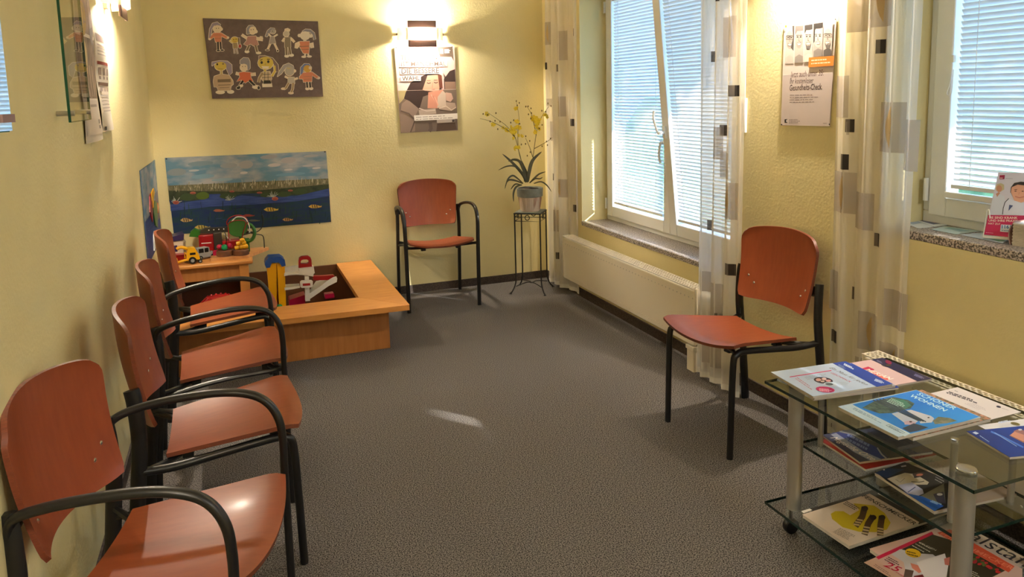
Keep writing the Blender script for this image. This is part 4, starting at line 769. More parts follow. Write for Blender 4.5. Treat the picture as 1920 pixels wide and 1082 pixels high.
fish(485, 702, 52, 18, (190, 156, 104)); fish(630, 768, 66, 18, (190, 170, 88)); fish(1265, 604, 62, 18, (206, 170, 70)); fish(1672, 576, 56, 16, (196, 156, 70)); fish(1420, 697, 44, 14, (186, 142, 96)); fish(785, 614, 48, 12, (150, 88, 66), False); fish(1060, 660, 50, 11, (160, 66, 60), False); fish(1110, 706, 50, 9, (110, 112, 84), False); fish(930, 738, 48, 10, (166, 156, 120), False)
for k in range(6): p.stroke([(760+k*60, 690+8*(k % 3)), (820+k*60, 684+8*(k % 3))], 3, C(66, 84, 124))
p.stroke([(910, 600), (1000, 586), (1090, 600)], 5, C(20, 30, 66))
for x, y in ((305, 138), (1768, 72), (1818, 712), (390, 822)): p.ell(x, y, 8, 6, BLK)
p.build('painting_print', pd)
LW = V(1, 0, 0)
pq = [V(XL, 4.44, 1.075), V(XL, 5.31, 1.065), V(XL, 5.31, .565), V(XL, 4.44, .56)]
pl = empty('pond_painting', (XL+.003, 4.88, .56), 'painted pond poster on the left wall beside the corner', 'poster')
MB().prism([q+V(.005, 0, 0) for q in pq], (-.003, 0, 0), C(60, 84, 110)).build('backing_sheet', pl, world=True)
pm = MB(); q = lambda u, v, k: V(XL+.0054+k*.0001, 4.44+.87*u, .56+.51*v)
pm.poly([q(0, .45, 0), q(1, .45, 0), q(1, 1, 0), q(0, 1, 0)], SKY).poly([q(0, 0, 0), q(1, 0, 0), q(1, .46, 0), q(0, .46, 0)], WATERL).poly([q(.55, .30, 1), q(1, .26, 1), q(1, .62, 1), q(.8, .60, 1)], noisemat('painted_clay', (136, 110, 110), (110, 116, 130), 6))
pm.build('painting_print', pl, world=True)
# hanging parrot mobile painted pieces: red, yellow and green card figure pinned on the poster
bmob = empty('card_parrot', (XL+.008, 4.80, .70), 'red, yellow and green card figure pinned to the left pond poster', 'decoration')
for pts, cc in (([(.30, .50), (.36, .66), (.44, .68), (.46, .46), (.40, .36)], 'red'), ([(.46, .60), (.52, .68), (.66, .70), (.70, .64), (.58, .58), (.54, .46)], 'yellow'), ([(.50, .48), (.62, .56), (.80, .50), (.78, .40), (.68, .22), (.56, .28)], 'green'), ([(.78, .46), (.86, .48), (.90, .42), (.82, .36)], 'orange'), ([(.36, .04), (.50, .06), (.46, .24), (.40, .20)], 'white')):
    MB().prism([q(u, v, 10) for u, v in pts], (.006, 0, 0), TOY[cc]).build('card_piece', bmob, world=True)

# ------------------------------------------------------------------ right wall poster
RW = V(-1, 0, 0)
hp = panel('health_poster', [(1470.5, 47), (1568, 35), (1556, 236.5), (1464, 234)], (XR, 0, 0), RW, .003, C(222, 206, 200), 'folded health check poster with five smiling faces between the curtains', 'poster', lift=.002)
p = Print((XR-.005, 0, 0), RW, (1450, 30, 5.03)); G = lambda v: C(v, int(v*.94), int(v*.9))
faces = (((118, 98, 200, 90, 190, 450, 112, 452)), ((205, 90, 285, 84, 282, 440, 200, 446)), ((292, 82, 372, 70, 366, 430, 288, 438)), ((378, 68, 470, 55, 462, 380, 374, 390)), ((474, 52, 562, 42, 548, 378, 468, 384)))
for i, f in enumerate(faces):
    x0, y0, x1, y1, x2, y2, x3, y3 = f; p.poly([(x0, y0), (x1, y1), (x2, y2), (x3, y3)], G((206, 186, 200, 176, 196)[i])); cx = (x0+x1+x2+x3)/4; w = (x1-x0)/2
    fy = (225, 220, 215, 210, 205)[i]; rx = w*.88
    p.ell(cx, fy, rx, 88, G((170, 166, 178, 196, 182)[i]))
    if i in (1, 2, 3): p.poly([(x0+2, y0+6), (x1-2, y1+6), (x1-4, y1+55), (cx+rx*.4, y0+50), (cx-rx*.5, y0+52), (x0+2, y0+90)], G((120, 70, 58)[i-1]))
    if i == 3: p.poly([(x0+2, y0+40), (x0+16, y0+50), (x0+12, y0+170), (x0, y0+190)], G(64))
    if i == 0: p.poly([(x1-22, y1+2), (x1, y1), (x2, y2-120), (x2-26, y2-150), (x1-14, y1+120)], G(84))
    for s_ in (-1, 1):
        p.ell(cx+s_*rx*.42, fy-22, 9, 5, G(54)); p.stroke([(cx+s_*rx*.42-12, fy-38), (cx+s_*rx*.42+12, fy-39)], 5, G(80))
    if i in (0, 4):
        for s_ in (-1, 1):
            xc = cx+s_*rx*.45; p.stroke([(xc-18, fy-36), (xc+18, fy-38), (xc+18, fy-8), (xc-18, fy-6), (xc-18, fy-36)], 4, G(44))
    p.stroke([(cx-2, fy-12), (cx-4, fy+14), (cx+6, fy+16)], 5, G(132)); p.poly([(cx-rx*.5, fy+34), (cx+rx*.5, fy+32), (cx+rx*.28, fy+54), (cx-rx*.28, fy+55)], G(236)).stroke([(cx-rx*.55, fy+32), (cx, fy+38), (cx+rx*.55, fy+30)], 4, G(90))
    if i in (2, 4): p.poly([(cx-rx*.8, fy+45), (cx-rx*.35, fy+66), (cx+rx*.35, fy+66), (cx+rx*.8, fy+42), (cx+rx*.4, fy+96), (cx-rx*.4, fy+98)], G(112))
    p.poly([(x3+4, y3-2), (x3+6, y3-60), (cx, y3-84), (x2-4, y2-62), (x2-4, y2-2)], G((196, 150, 214, 140, 96)[i]))
p.poly([(335, 392), (575, 375), (566, 468), (330, 484)], C(232, 134, 56)).lines((358, 420), (550, 406), (-2, 30), 2, 11, C(250, 224, 196))
p.poly([(92, 555), (560, 532), (528, 1040), (70, 1030)], C(206, 192, 190)).stroke([(92, 556), (560, 533)], 5, C(240, 228, 222))
p.text('Jetzt auch unter 35:', (160, 580), (474, 562), C(92, 64, 60), it=.2, hs=1.5).text('Ihr kostenloser', (156, 640), (378, 632), C(80, 56, 54), it=.15, hs=1.45).text('Gesundheits-Check.', (154, 704), (460, 692), C(70, 48, 48), it=.15, hs=1.5, bold=.01)
p.lines((156, 748), (440, 742), (-1, 22), 4, 7, C(150, 134, 132)).poly([(106, 975), (132, 972), (132, 1008), (106, 1008)], BLK).ell(128, 990, 9, 12, C(206, 192, 190)).lines((148, 980), (258, 978), (-1, 14), 3, 6, C(130, 116, 114)).lines((470, 1012), (515, 1012), (0, 8), 1, 6, C(130, 116, 114))
p.ell(118, 98, 10, 12, C(222, 206, 70))
for x, y in ((585, 32), (78, 1024), (528, 1022)): p.ell(x, y, 6, 7, BLK)
p.build('poster_print', hp)

# ------------------------------------------------------------------ left wall: glass panels, posters
def glass_panel(y0, y1, z0, z1, off, ang, label):
    root = empty('glass_wall_panel', (XL, y0, z0), label, 'glass panel', 'frameless glass panels on steel standoffs')
    T = Matrix.Translation((XL+off, y1, 0)) @ Matrix.Rotation(math.radians(-ang), 4, 'Z') @ Matrix.Translation((-(XL+off), -y1, 0))
    mb = MB(); x0, x1 = XL+off, XL+off+.006
    mb.box(x0, x1, y0+.001, y1-.001, z0+.001, z1, M['pglass'], T); o = mb.build('glass_sheet', root, world=True, smooth=0)
    e = MB(); e.box(x0-.0005, x1+.0005, y0-.003, y0+.001, z0, z1, M['gedge'], T).box(x0-.0005, x1+.0005, y1-.001, y1+.001, z0, z1, M['gedge'], T).box(x0, x1, y0, y1, z0-.001, z0+.001, M['gedge'], T); e.build('green_edge', root, world=True, smooth=0)
    for y in (y0+.03, y1-.03):
        for z in (z0+.025, z1-.03): 
            a = T @ V(x1+.006, y, z); b = T @ V(x0, y, z); b2 = V(XL, b.y, z)
            MB().tube([b2, b, a], .008, M['silver'], seg=10).build('standoff', root, world=True)
    return root
glass_panel(2.50, 2.84, 1.385, 1.98, .035, 0, 'glass panel with a green edge reflecting the children picture')
mr_ = empty('wall_mirror', (XL, 1.15, 1.40), 'angled mirror at the left edge reflecting the window blinds', 'mirror')
Tm = Matrix.Translation((-.30, 1.30, 0)) @ Matrix.Rotation(math.radians(-33), 4, 'Z')
MB().box(-.006, 0, -.26, 0, 1.402, 1.95, M['mirror'], Tm).build('mirror_glass', mr_, world=True, smooth=0)
MB().box(-.0075, -.0062, -.262, .001, 1.40, 1.952, M['gedge'], Tm).build('glass_backing', mr_, world=True, smooth=0)
for z in (1.42, 1.92): MB().box(-.009, .004, -.018, .003, z-.006, z+.006, M['shield'], Tm).build('clip', mr_, world=True); MB().tube([V(XL, 1.10, z), Tm @ V(-.008, -.18, z)], .006, M['shield'], seg=8).build('arm', mr_, world=True)
def wall_sheet(y0, y1, z0, z1, name, label, draw):
    root = empty(name, (XL, (y0+y1)/2, z0), label, 'poster'); mb = MB()
    f = lambda u, v: V(XL+.005+.010*math.sin(3.3*u)*(1-v*.6)*.6+.004*math.sin(9*v+2*u), y0+(y1-y0)*u, z0+(z1-z0)*v)
    mb.sheet(lambda u, v: f(v, u), 16, 8, C(222, 210, 196)); mb.build('backing_sheet', root, world=True)
    pm = MB(); k = [0]
    def quad(u0, v0, u1, v1, m):
        k[0] += 1; d = V(.0004+.00012*k[0], 0, 0); n = max(2, int(abs(v1-v0)*16))
        pm.sheet(lambda a, b: f(u0+(u1-u0)*b, v0+(v1-v0)*a)+d, n, 4, m)
    def blob(u, v, ru, rv, m):
        k[0] += 1; d = V(.0004+.00012*k[0], 0, 0); pm.poly([f(u+ru*math.cos(a), v+rv*math.sin(a))+d for a in (2*math.pi*i/12 for i in range(12))], m)
    draw(quad, blob); pm.build('poster_print', root, world=True); return root
def draw1(Q, B):
    ph = noisemat('sepia_photo', (92, 74, 62), (150, 126, 106), 14); Q(.03, .62, .97, 1, noisemat('sepia_sky', (170, 148, 138), (140, 116, 108), 10)); Q(.03, .25, .97, .60, ph)
    B(.35, .70, .18, .10, C(176, 146, 88)); B(.35, .48, .16, .10, C(196, 172, 122)); B(.30, .70, .08, .07, C(200, 172, 112)); B(.8, .72, .14, .16, C(104, 88, 84))
    for u in (.35, .55, .7): Q(u, .26, u+.03, .44, C(196, 176, 150))
    Q(.03, .04, .97, .24, C(206, 192, 180)); Q(.3, .20, .75, .215, C(150, 134, 124)); Q(.68, .10, .85, .125, C(120, 110, 104)); Q(.68, .07, .85, .09, C(120, 110, 104))
wall_sheet(2.93, 3.29, 1.30, 1.92, 'photo_poster', 'sepia photo poster with seedlings between the glass panel and the leaflet poster', draw1)
def draw2(Q, B):
    Q(0, .47, 1, .475, C(190, 176, 166)); Q(.1, .86, .92, .93, C(120, 96, 92)); Q(.1, .64, .92, .67, C(150, 60, 52)); Q(.1, .44, .92, .47, C(112, 80, 70))
    for v in (.82, .79, .76, .73, .34, .31, .28, .25, .22, .19): Q(.12, v, .88, v+.012, C(168, 154, 148))
    for u in (.15, .42, .68): Q(u, .54, u+.17, .61, C(164, 146, 140)); Q(u, .385, u+.17, .425, C(164, 146, 140)); Q(u+.03, .50, u+.12, .53, C(130, 112, 108))
    Q(.1, .015, .2, .05, C(80, 72, 70))
wall_sheet(3.30, 3.60, 1.325, 1.735, 'information_poster', 'white printed information sheet pinned below the left wall lamp', draw2)

# ------------------------------------------------------------------ glass magazine trolley
TX0, TX1, TY0, TY1, TT = 1.552, 2.065, 1.172, 1.905, .50
tr = empty('glass_trolley', (1.81, 1.54, 0), 'glass shelf trolley with silver posts and castors carrying magazines', 'trolley')
def gshelf(x0, x1, y0, y1, z, name):
    o = MB().box(x0+.001, x1-.001, y0+.001, y1-.001, z-.008, z, M['tglass']).build(name, tr, world=True, smooth=0)
    e = MB(); a, b = z-.0085, z+.0003
    e.box(x0, x1, y0, y0+.001, a, b, M['tedge']).box(x0, x1, y1-.001, y1, a, b, M['tedge']).box(x0, x0+.001, y0, y1, a, b, M['tedge']).box(x1-.001, x1, y0, y1, a, b, M['tedge'])
    e.build('polished_edge', o, world=True, smooth=0)
gshelf(TX0, TX1, TY0, TY1, TT, 'top_shelf'); gshelf(1.675, 2.02, 1.30, 1.885, .278, 'middle_shelf'); gshelf(TX0+.01, TX1, TY0, TY1, .085, 'bottom_shelf')
for x in (1.622, 2.0):
    for y in (1.247, 1.838):
        MB().lathe([(.0235, .085), (.0235, TT-.008)], (x, y, 0), M['silver'], 24).build('post', tr, world=True)
        MB().lathe([(.024, TT), (.024, TT+.004), (.022, TT+.006), (.001, TT+.0062)], (x, y, 0), M['chrome'], 24).build('post_cap', tr, world=True)
        c = MB().lathe([(.006, .045), (.006, .08)], (x-.01, y, 0), M['black'], 8).build('castor', tr, world=True)
        MB().lathe([(.012, -.011), (.024, -.011), (.026, -.006), (.026, .006), (.024, .011), (.012, .011)], (x-.01, y, .026), M['black'], 18, T=Matrix.Rotation(math.radians(90), 4, 'X')).build('castor_wheel', c, world=True)
for x in (1.735, 1.96):
    for y in (1.372, 1.85):
        MB().lathe([(.009, .27), (.009, TT-.008)], (x, y, 0), M['silver'], 14).build('rod', tr, world=True); MB().lathe([(.011, TT), (.011, TT+.004), (.001, TT+.005)], (x, y, 0), M['chrome'], 14).build('rod_cap', tr, world=True)

def magazine(name, label, a, b, z, th, cover, draw=None, hgt=.285, crop=(0, 0, 1), pages=None, cat='magazine', frm='top'):
    """a,b: photo pixels of the ends of the top (or bottom) edge, on height z (its cover)"""
    A = on_z(a[0], a[1], z); B = on_z(b[0], b[1], z); u = (B-A); d = V(u.y, -u.x, 0).normalized()   # perpendicular in the shelf plane
    if (d.x > 0) == (frm == 'top'): d = -d
    Cc, D = B+d*hgt, A+d*hgt; pts = [A, B, Cc, D]; c = sum(pts, V(0, 0, 0))/4
    root = empty(name, (c.x, c.y, z-th), label, cat, 'magazines and papers on the glass trolley')
    MB().prism([p+(c-p).normalized()*.0015-V(0, 0, .0008) for p in pts], (0, 0, -(th-.0008)), pages or M['pages']).build('page_block', root, world=True, smooth=0)
    MB().prism(pts, (0, 0, -.0008), cover).build('cover', root, world=True, smooth=0)
    if draw:
        pr = Print((0, 0, z), (0, 0, 1), crop, step=.00003, lift=.0001); draw(pr, pts); pr.build('cover_print', root)
    return root
NVY, RBL, LBL, PNK = C(30, 30, 70), C(28, 66, 168), C(206, 220, 240), C(206, 40, 110)
c1 = (1450, 665, 7.68)
def dA(p, q):
    p.poly([(850, 122), (1040, 95), (1720, 420), (1490, 465)], RBL).stroke([(235, 322), (835, 228)], 12, C(214, 60, 120))
    p.text('Ein Mass für jeden', (800, 190), (1330, 440), C(70, 70, 96), it=.3).text('GESCHMACK', (815, 262), (1100, 400), PNK).lines((450, 330), (760, 262), (18, 14), 3, 8, C(170, 186, 214)).lines((340, 330), (590, 500), (-20, 14), 2, 9, C(196, 120, 160)).lines((950, 400), (1080, 395), (10, 14), 3, 6, C(180, 196, 220))
    p.ell(720, 370, 140, 46, C(60, 44, 62), 6).ell(650, 362, 40, 22, C(226, 176, 176)).ell(730, 350, 36, 18, C(232, 196, 190)).ell(790, 375, 40, 16, C(214, 150, 150)).ell(710, 385, 30, 12, C(236, 214, 206)).ell(820, 428, 100, 34, LBL, 4).ell(805, 425, 58, 18, C(96, 112, 130), 4)
    p.ell(748, 502, 138, 42, PNK, 6).lines((660, 490), (850, 505), (0, 14), 3, 10, C(240, 190, 214)).lines((1020, 130), (1170, 200), (-6, 12), 2, 16, C(220, 230, 250)).lines((940, 140), (1050, 190), (-6, 12), 3, 7, C(150, 176, 226)).lines((1470, 350), (1610, 400), (-8, 10), 3, 12, C(190, 206, 240))
magazine('magazine', 'blue magazine at the bottom of the stack on the far corner of the trolley', (1597, 681), (1686, 726), .5135, .007, RBL, lambda p, q: p.lines((1458, 711), (1478, 720), (-1, 1), 2, 3, LBL).lines((1511, 739), (1531, 747), (-1, 2), 2, 3, LBL), .30)
magazine('magazine', 'thin grey magazine in the middle of the stack on the far corner of the trolley', (1591, 680), (1680, 723), .5197, .006, C(150, 150, 168), None, .292)
magazine('magazine', 'white magazine with a blue header and pink circle on top of the far stack', (1585.5, 677.4), (1674, 719.7), .527, .007, C(196, 214, 244), dA, .286, c1)
c2 = (1580, 660, 10.67)
def dM(p, q):
    p.poly([(560, 150), (800, 115), (1790, 535), (1500, 590)], NVY).poly([(385, 330), (510, 292), (640, 350), (560, 400)], C(190, 40, 84)).poly([(480, 395), (620, 375), (960, 560), (860, 560)], C(214, 96, 90)).text('MERIAN', (440, 362), (930, 555), WT, bold=.02, hs=1.15)
    p.ell(915, 205, 70, 34, C(130, 30, 70), 22).lines((690, 160), (810, 220), (-10, 14), 2, 9, C(150, 150, 190)).lines((1450, 440), (1650, 520), (-12, 12), 3, 11, C(120, 120, 170))
magazine('magazine', 'pale pink travel magazine with a navy top edge under the far stack', (1655, 670.8), (1747.8, 710), .506, .006, C(206, 176, 180), dM, .27, c2)
c3 = (1575, 720, 6.508)
SKYB = noisemat('cover_blue', (30, 120, 220), (52, 150, 236), 3)
def dS(p, q):
    p.poly([(150, 250), (930, 75), (1700, 400), (1530, 455), (860, 605)], SKYB).poly([(45, 275), (150, 250), (860, 605), (790, 640)], C(200, 222, 240))
    p.poly([(270, 290), (420, 210), (650, 160), (830, 195), (910, 240), (860, 300), (760, 320), (640, 355), (480, 360), (330, 310)], noisemat('cover_tree', (50, 70, 74), (96, 120, 112), 60)).poly([(620, 180), (780, 190), (870, 260), (800, 300)], C(72, 130, 110))
    p.poly([(630, 362), (720, 340), (960, 450), (900, 490), (780, 470)], C(196, 206, 226)).poly([(810, 322), (870, 316), (1110, 390), (1150, 420), (1120, 470), (980, 480), (960, 420)], C(206, 208, 222)).poly([(780, 460), (860, 445), (930, 470), (900, 500), (790, 495)], C(206, 176, 196)).poly([(760, 540), (900, 480), (1080, 530), (960, 570), (850, 590)], C(62, 74, 96)).poly([(1130, 450), (1200, 400), (1340, 415), (1430, 450), (1300, 480), (1160, 490)], noisemat('cover_bush', (92, 104, 84), (146, 140, 120), 60))
    for k in range(4): p.stroke([(400+40*k, 195-6*k), (960+30*k, 450+4*k)], 12, C(56, 72, 92))
    p.ell(862, 462, 18, 8, BLK).ell(1080, 410, 14, 7, BLK).lines((620, 175), (820, 260), (-16, 12), 4, 9, C(190, 222, 214), 4)
    p.text('SCHÖNER', (920, 122), (1390, 315), C(176, 222, 246), bold=.02, it=-.2, hs=1.2).text('WOHNEN', (825, 140), (1270, 335), C(196, 232, 250), bold=.02, it=-.2, hs=1.15)
    p.lines((170, 290), (540, 480), (-14, 10), 2, 8, C(140, 170, 200)).stroke([(560, 505), (600, 495), (795, 595), (770, 605), (560, 505)], 4, C(96, 120, 150)).lines((600, 512), (760, 590), (-8, 10), 2, 8, C(110, 134, 164))
magazine('magazine', 'garden magazine mostly hidden under the blue house magazine', (1728.6, 730.8), (1858.5, 784.5), .510, .010, noisemat('cover_garden', (70, 84, 60), (196, 140, 120), 90), None, .29)
magazine('magazine', 'bright blue home magazine with a white house and tree on the trolley middle', (1717.9, 731.0), (1839.3, 782.2), .520, .010, C(190, 214, 236), dS, .30, c3)
c4 = (1740, 710, 7.21)
magazine('letter', 'white printed letter lying half under the blue home magazine', (1795.5, 726), (1914.8, 772.4), .5025, .0015, C(214, 208, 212), lambda p, q: p.lines((280, 178), (720, 330), (-30, 10), 2, 15, C(70, 66, 84)).lines((360, 160), (420, 184), (0, 8), 1, 8, C(120, 116, 130)).lines((600, 330), (830, 435), (-34, 2), 4, 6, C(178, 172, 184)).ell(955, 380, 34, 14, C(60, 60, 84), 14).lines((1000, 400), (1120, 438), (0, 8), 1, 5, C(150, 146, 160)), .297, c4, M['paper'], 'paper')
magazine('letter', 'white sheet peeking out under the blue ship magazine', (1833, 797.5), (1905, 835), .5022, .0015, C(214, 214, 222), None, .25, pages=M['paper'], cat='paper', frm='bottom')
def dB(p, q):
    p.poly([(1100, 770), (1190, 700), (1298, 720), (1298, 870)], C(196, 140, 124)).poly([(1150, 710), (1230, 680), (1298, 700), (1298, 760)], C(150, 106, 110)).ell(1245, 690, 26, 12, C(190, 196, 220)).stroke([(850, 715), (1000, 780), (1290, 930)], 22, C(70, 120, 214)).stroke([(900, 730), (1200, 915)], 8, C(150, 180, 230)).stroke([(1110, 770), (1298, 860)], 6, C(90, 56, 60))
    p.poly([(600, 730), (640, 715), (690, 740), (650, 755)], C(200, 214, 240)).lines((700, 770), (870, 885), (0, 8), 1, 9, C(170, 194, 236)).lines((950, 590), (1120, 555), (0, 14), 2, 12, C(190, 206, 240))
magazine('magazine', 'royal blue magazine with a ship at the right edge of the trolley', (1812, 808.5), (1893, 857), .510, .007, noisemat('cover_royal', (24, 64, 160), (22, 44, 120), 4), dB, .285, c4, frm='bottom')
c5 = (1530, 795, 10.1)
def dT(p, q):
    p.poly([(300, 170), (540, 130), (1160, 440), (1300, 655), (1100, 650), (700, 440)], C(36, 56, 130)).poly([(280, 200), (380, 170), (900, 520), (1270, 680), (1020, 690), (700, 520)], C(150, 158, 186)).poly([(480, 120), (760, 100), (1720, 600), (1400, 650), (1150, 440)], C(56, 62, 66)).stroke([(440, 140), (700, 200), (900, 310)], 26, C(130, 134, 140)).stroke([(1160, 450), (1240, 570), (1340, 660)], 26, C(160, 160, 170))
    p.text('Magische Orte', (268, 262), (1060, 690), WT, it=.35, hs=1.25).lines((560, 270), (1090, 540), (36, -70), 2, 44, C(120, 140, 196), 3).lines((760, 160), (1300, 410), (24, -30), 2, 34, C(130, 126, 120), 6)
magazine('magazine', 'red edged magazine under the travel magazine on the middle shelf', (1537, 825), (1623, 879.6), .286, .008, C(150, 34, 30), None, .27, frm='bottom')
magazine('magazine', 'dark blue travel magazine with white script on the middle shelf', (1541, 815), (1612, 866), .294, .008, C(48, 56, 92), dT, .26, c5, frm='bottom')
c6 = (1630, 860, 9.02)
def dN(p, q):
    p.poly([(110, 230), (600, 60), (1400, 380), (1440, 800), (1100, 890), (300, 380)], C(22, 20, 30)).poly([(90, 240), (330, 160), (600, 180), (290, 330)], C(24, 48, 84)).poly([(300, 340), (600, 240), (740, 260), (760, 330), (860, 310), (1010, 400), (980, 440), (760, 440), (740, 480), (600, 545)], C(196, 184, 168)).poly([(480, 450), (720, 400), (900, 520), (920, 590), (800, 640), (650, 590)], C(186, 186, 220))
    p.ell(830, 262, 100, 34, C(60, 34, 28), -6).ell(850, 275, 60, 20, C(176, 104, 86), -6).stroke([(710, 390), (840, 400), (930, 380)], 12, C(40, 34, 40)).stroke([(650, 570), (780, 480)], 14, C(40, 60, 130)).stroke([(440, 350), (520, 400), (600, 330)], 8, C(120, 110, 104))
    p.poly([(850, 640), (1260, 420), (1290, 760), (960, 700)], C(118, 116, 106)).poly([(1080, 600), (1250, 560), (1290, 760), (1150, 740)], C(60, 60, 84)).ell(1190, 605, 50, 22, C(190, 190, 206)).poly([(560, 545), (650, 590), (900, 640), (1260, 800), (1100, 885)], C(28, 96, 200)).lines((1130, 270), (1280, 350), (-10, 40), 3, 12, C(170, 170, 180)).lines((1030, 720), (1200, 790), (30, -10), 2, 20, C(150, 190, 240))
    p.poly([(530, 125), (620, 110), (625, 130), (545, 142)], C(190, 180, 176)).ell(248, 188, 16, 12, C(206, 190, 184))
magazine('magazine', 'dark magazine with chefs in white on the near end of the middle shelf', (1639.5, 887), (1752, 960), .286, .008, C(190, 170, 160), dN, .285, c6, frm='bottom')
c7b = (1490, 910, 7.11)
def dF(p, q):
    YL = C(190, 168, 30); p.poly([(480, 380), (540, 345), (650, 345), (740, 400), (860, 330), (780, 240), (850, 245), (1060, 270), (1200, 370), (1280, 500), (1230, 590), (1080, 625), (860, 620), (640, 560), (500, 450)], YL)
    for a in ([(935, 290), (900, 420), (810, 545)], [(1045, 410), (980, 510), (930, 660)], [(1165, 410), (1145, 530), (1140, 670)]):
        p.stroke(a, 86, C(74, 52, 34)); p.ell(a[0][0], a[0][1]+20, 46, 36, C(44, 30, 22))
        for t in (.35, .6, .85): x = a[1][0]*(1-t)+a[2][0]*t; y_ = a[1][1]*(1-t)+a[2][1]*t; p.stroke([(x-40, y_-8), (x+40, y_+6)], 20, C(190, 168, 130))
    p.text('FEINSCHMECKER', (890, 145), (1590, 530), C(52, 48, 44), bold=.015, hs=1.1).lines((690, 215), (870, 310), (-20, 14), 3, 12, C(90, 82, 74), 2).lines((600, 570), (850, 700), (-18, 10), 6, 7, C(110, 102, 94), 9).poly([(85, 345), (200, 310), (235, 330), (120, 372)], WT)
magazine('magazine', 'grey regional magazine with a dark title at the bottom of the lower shelf stack', (1700, 900), (1800, 952), .093, .008, C(92, 86, 80), lambda p, q: p.text('NRW', (1655, 915), (1706, 945), C(62, 58, 56), bold=.03), .285)
magazine('magazine', 'black magazine directly under the white food magazine on the lower shelf', (1641, 917.5), (1743, 976), .101, .008, C(52, 48, 44), lambda p, q: p.stroke([(1646, 925), (1738, 977)], 1.6, C(170, 164, 154)), .285)
magazine('magazine', 'white food magazine with a yellow shape and three spears on the lower shelf', (1630.6, 925.5), (1723.5, 979), .112, .011, C(208, 190, 176), dF, .285, c7b)
c8 = (1610, 970, 6.19)
def dFa(p, q):
    p.text('falstaff', (1180, 190), (1960, 600), C(52, 46, 50), hs=1.1)
magazine('magazine', 'white wine magazine with large grey title on the lower shelf', (1790, 976), (1935, 1052), .099, .012, C(196, 176, 160), dFa, .29, c8)
def dG(p, q):
    p.poly([(60, 525), (860, 170), (1000, 120), (1900, 600), (1900, 900), (700, 900)], C(206, 172, 160)).poly([(200, 460), (850, 165), (870, 200), (230, 490)], C(196, 30, 70)).poly([(500, 370), (860, 200), (1060, 260), (1700, 620), (1300, 820), (1000, 700)], C(58, 52, 36)).poly([(910, 180), (1060, 140), (1810, 570), (1740, 640)], C(214, 84, 54))
    p.text('FEINSCHMECKER', (930, 200), (1780, 610), C(236, 130, 100), bold=.02, hs=.9).poly([(380, 430), (480, 370), (700, 420), (860, 430), (980, 520), (900, 700), (560, 690), (520, 520)], C(196, 190, 196)).poly([(600, 530), (700, 560), (750, 620), (700, 650), (620, 590)], C(206, 124, 104)).poly([(540, 600), (640, 620), (620, 694), (520, 694)], C(90, 70, 60)).poly([(640, 680), (760, 660), (900, 720), (640, 760)], C(110, 26, 30))
    p.poly([(670, 520), (1000, 420), (1040, 560), (1020, 694), (760, 694)], C(214, 206, 206)).poly([(990, 480), (1060, 460), (1050, 560), (1000, 550)], C(190, 110, 96))
    for i in range(26):
        rx_ = random.Random(i); x = rx_.uniform(1260, 1640); p.ell(x, 430+(x-1260)*.42+rx_.uniform(-30, 60), 26, 14, C(*rx_.choice(((190, 36, 40), (170, 30, 44), (90, 110, 50), (60, 80, 40)))))
    p.ell(632, 415, 95, 50, C(224, 176, 30), 14).lines((560, 395), (700, 430), (-4, 26), 2, 12, C(70, 54, 30)).lines((700, 290), (880, 390), (-40, 18), 3, 9, C(214, 206, 190)).text('25', (280, 560), (460, 640), C(196, 34, 70), it=.2, bold=.01).text('STUDIEN', (700, 300), (890, 390), C(220, 214, 196)).text('JAHRE', (430, 640), (520, 694), C(196, 34, 70)).lines((340, 460), (500, 545), (-20, 14), 3, 10, C(90, 70, 74)).lines((1240, 590), (1430, 680), (-16, 16), 4, 8, C(206, 200, 180)).lines((190, 545), (400, 680), (-14, 12), 2, 6, C(130, 100, 100))
magazine('magazine', 'colourful food magazine with a yellow sticker at the front of the lower shelf', (1768, 988), (1908, 1072), .110, .011, C(206, 172, 160), dG, .285, c8)

# ------------------------------------------------------------------ things on the right windowsill
SZ2 = .915
bh = empty('brochure_holder', (2.33, 1.74, SZ2), 'clear wire holder with a pink and white doctor brochure on the windowsill', 'brochure holder')
bn = V(-.86, -.45, .26).normalized(); bp = on_z(1842, 445, SZ2+.008)
def bq(x, y, k=0): return hit(1820+x/6.36, 310+y/6.36, bp+bn*k, bn)
bro = empty('doctor_brochure', tuple(bp), 'white and pink medical hotline brochure showing a doctor with a stethoscope', 'brochure')
MB().prism([bq(330, 85), (bq(330, 85)+(bq(636, 88)-bq(330, 85))*1.12), (bq(160, 825)+(bq(480, 858)-bq(160, 825))*1.35), bq(160, 825)], -bn*.003, C(208, 206, 226)).build('backing_sheet', bro, world=True, smooth=0)
p = Print(bp, bn, (1820, 310, 6.36))
p.poly([(345, 118), (408, 116), (402, 166), (342, 166)], C(150, 24, 76)).lines((418, 156), (530, 160), (0, 8), 1, 6, C(150, 150, 176)).lines((348, 152), (395, 152), (0, 5), 1, 8, WT)
p.poly([(300, 270), (312, 225), (360, 212), (398, 232), (398, 290), (350, 318), (305, 300)], C(196, 184, 150)).ell(340, 278, 34, 42, C(190, 138, 118)).poly([(300, 330), (330, 318), (356, 350), (400, 370), (440, 590), (230, 590), (255, 420)], C(206, 212, 232)).poly([(300, 340), (335, 318), (352, 330), (315, 378)], C(190, 138, 118))
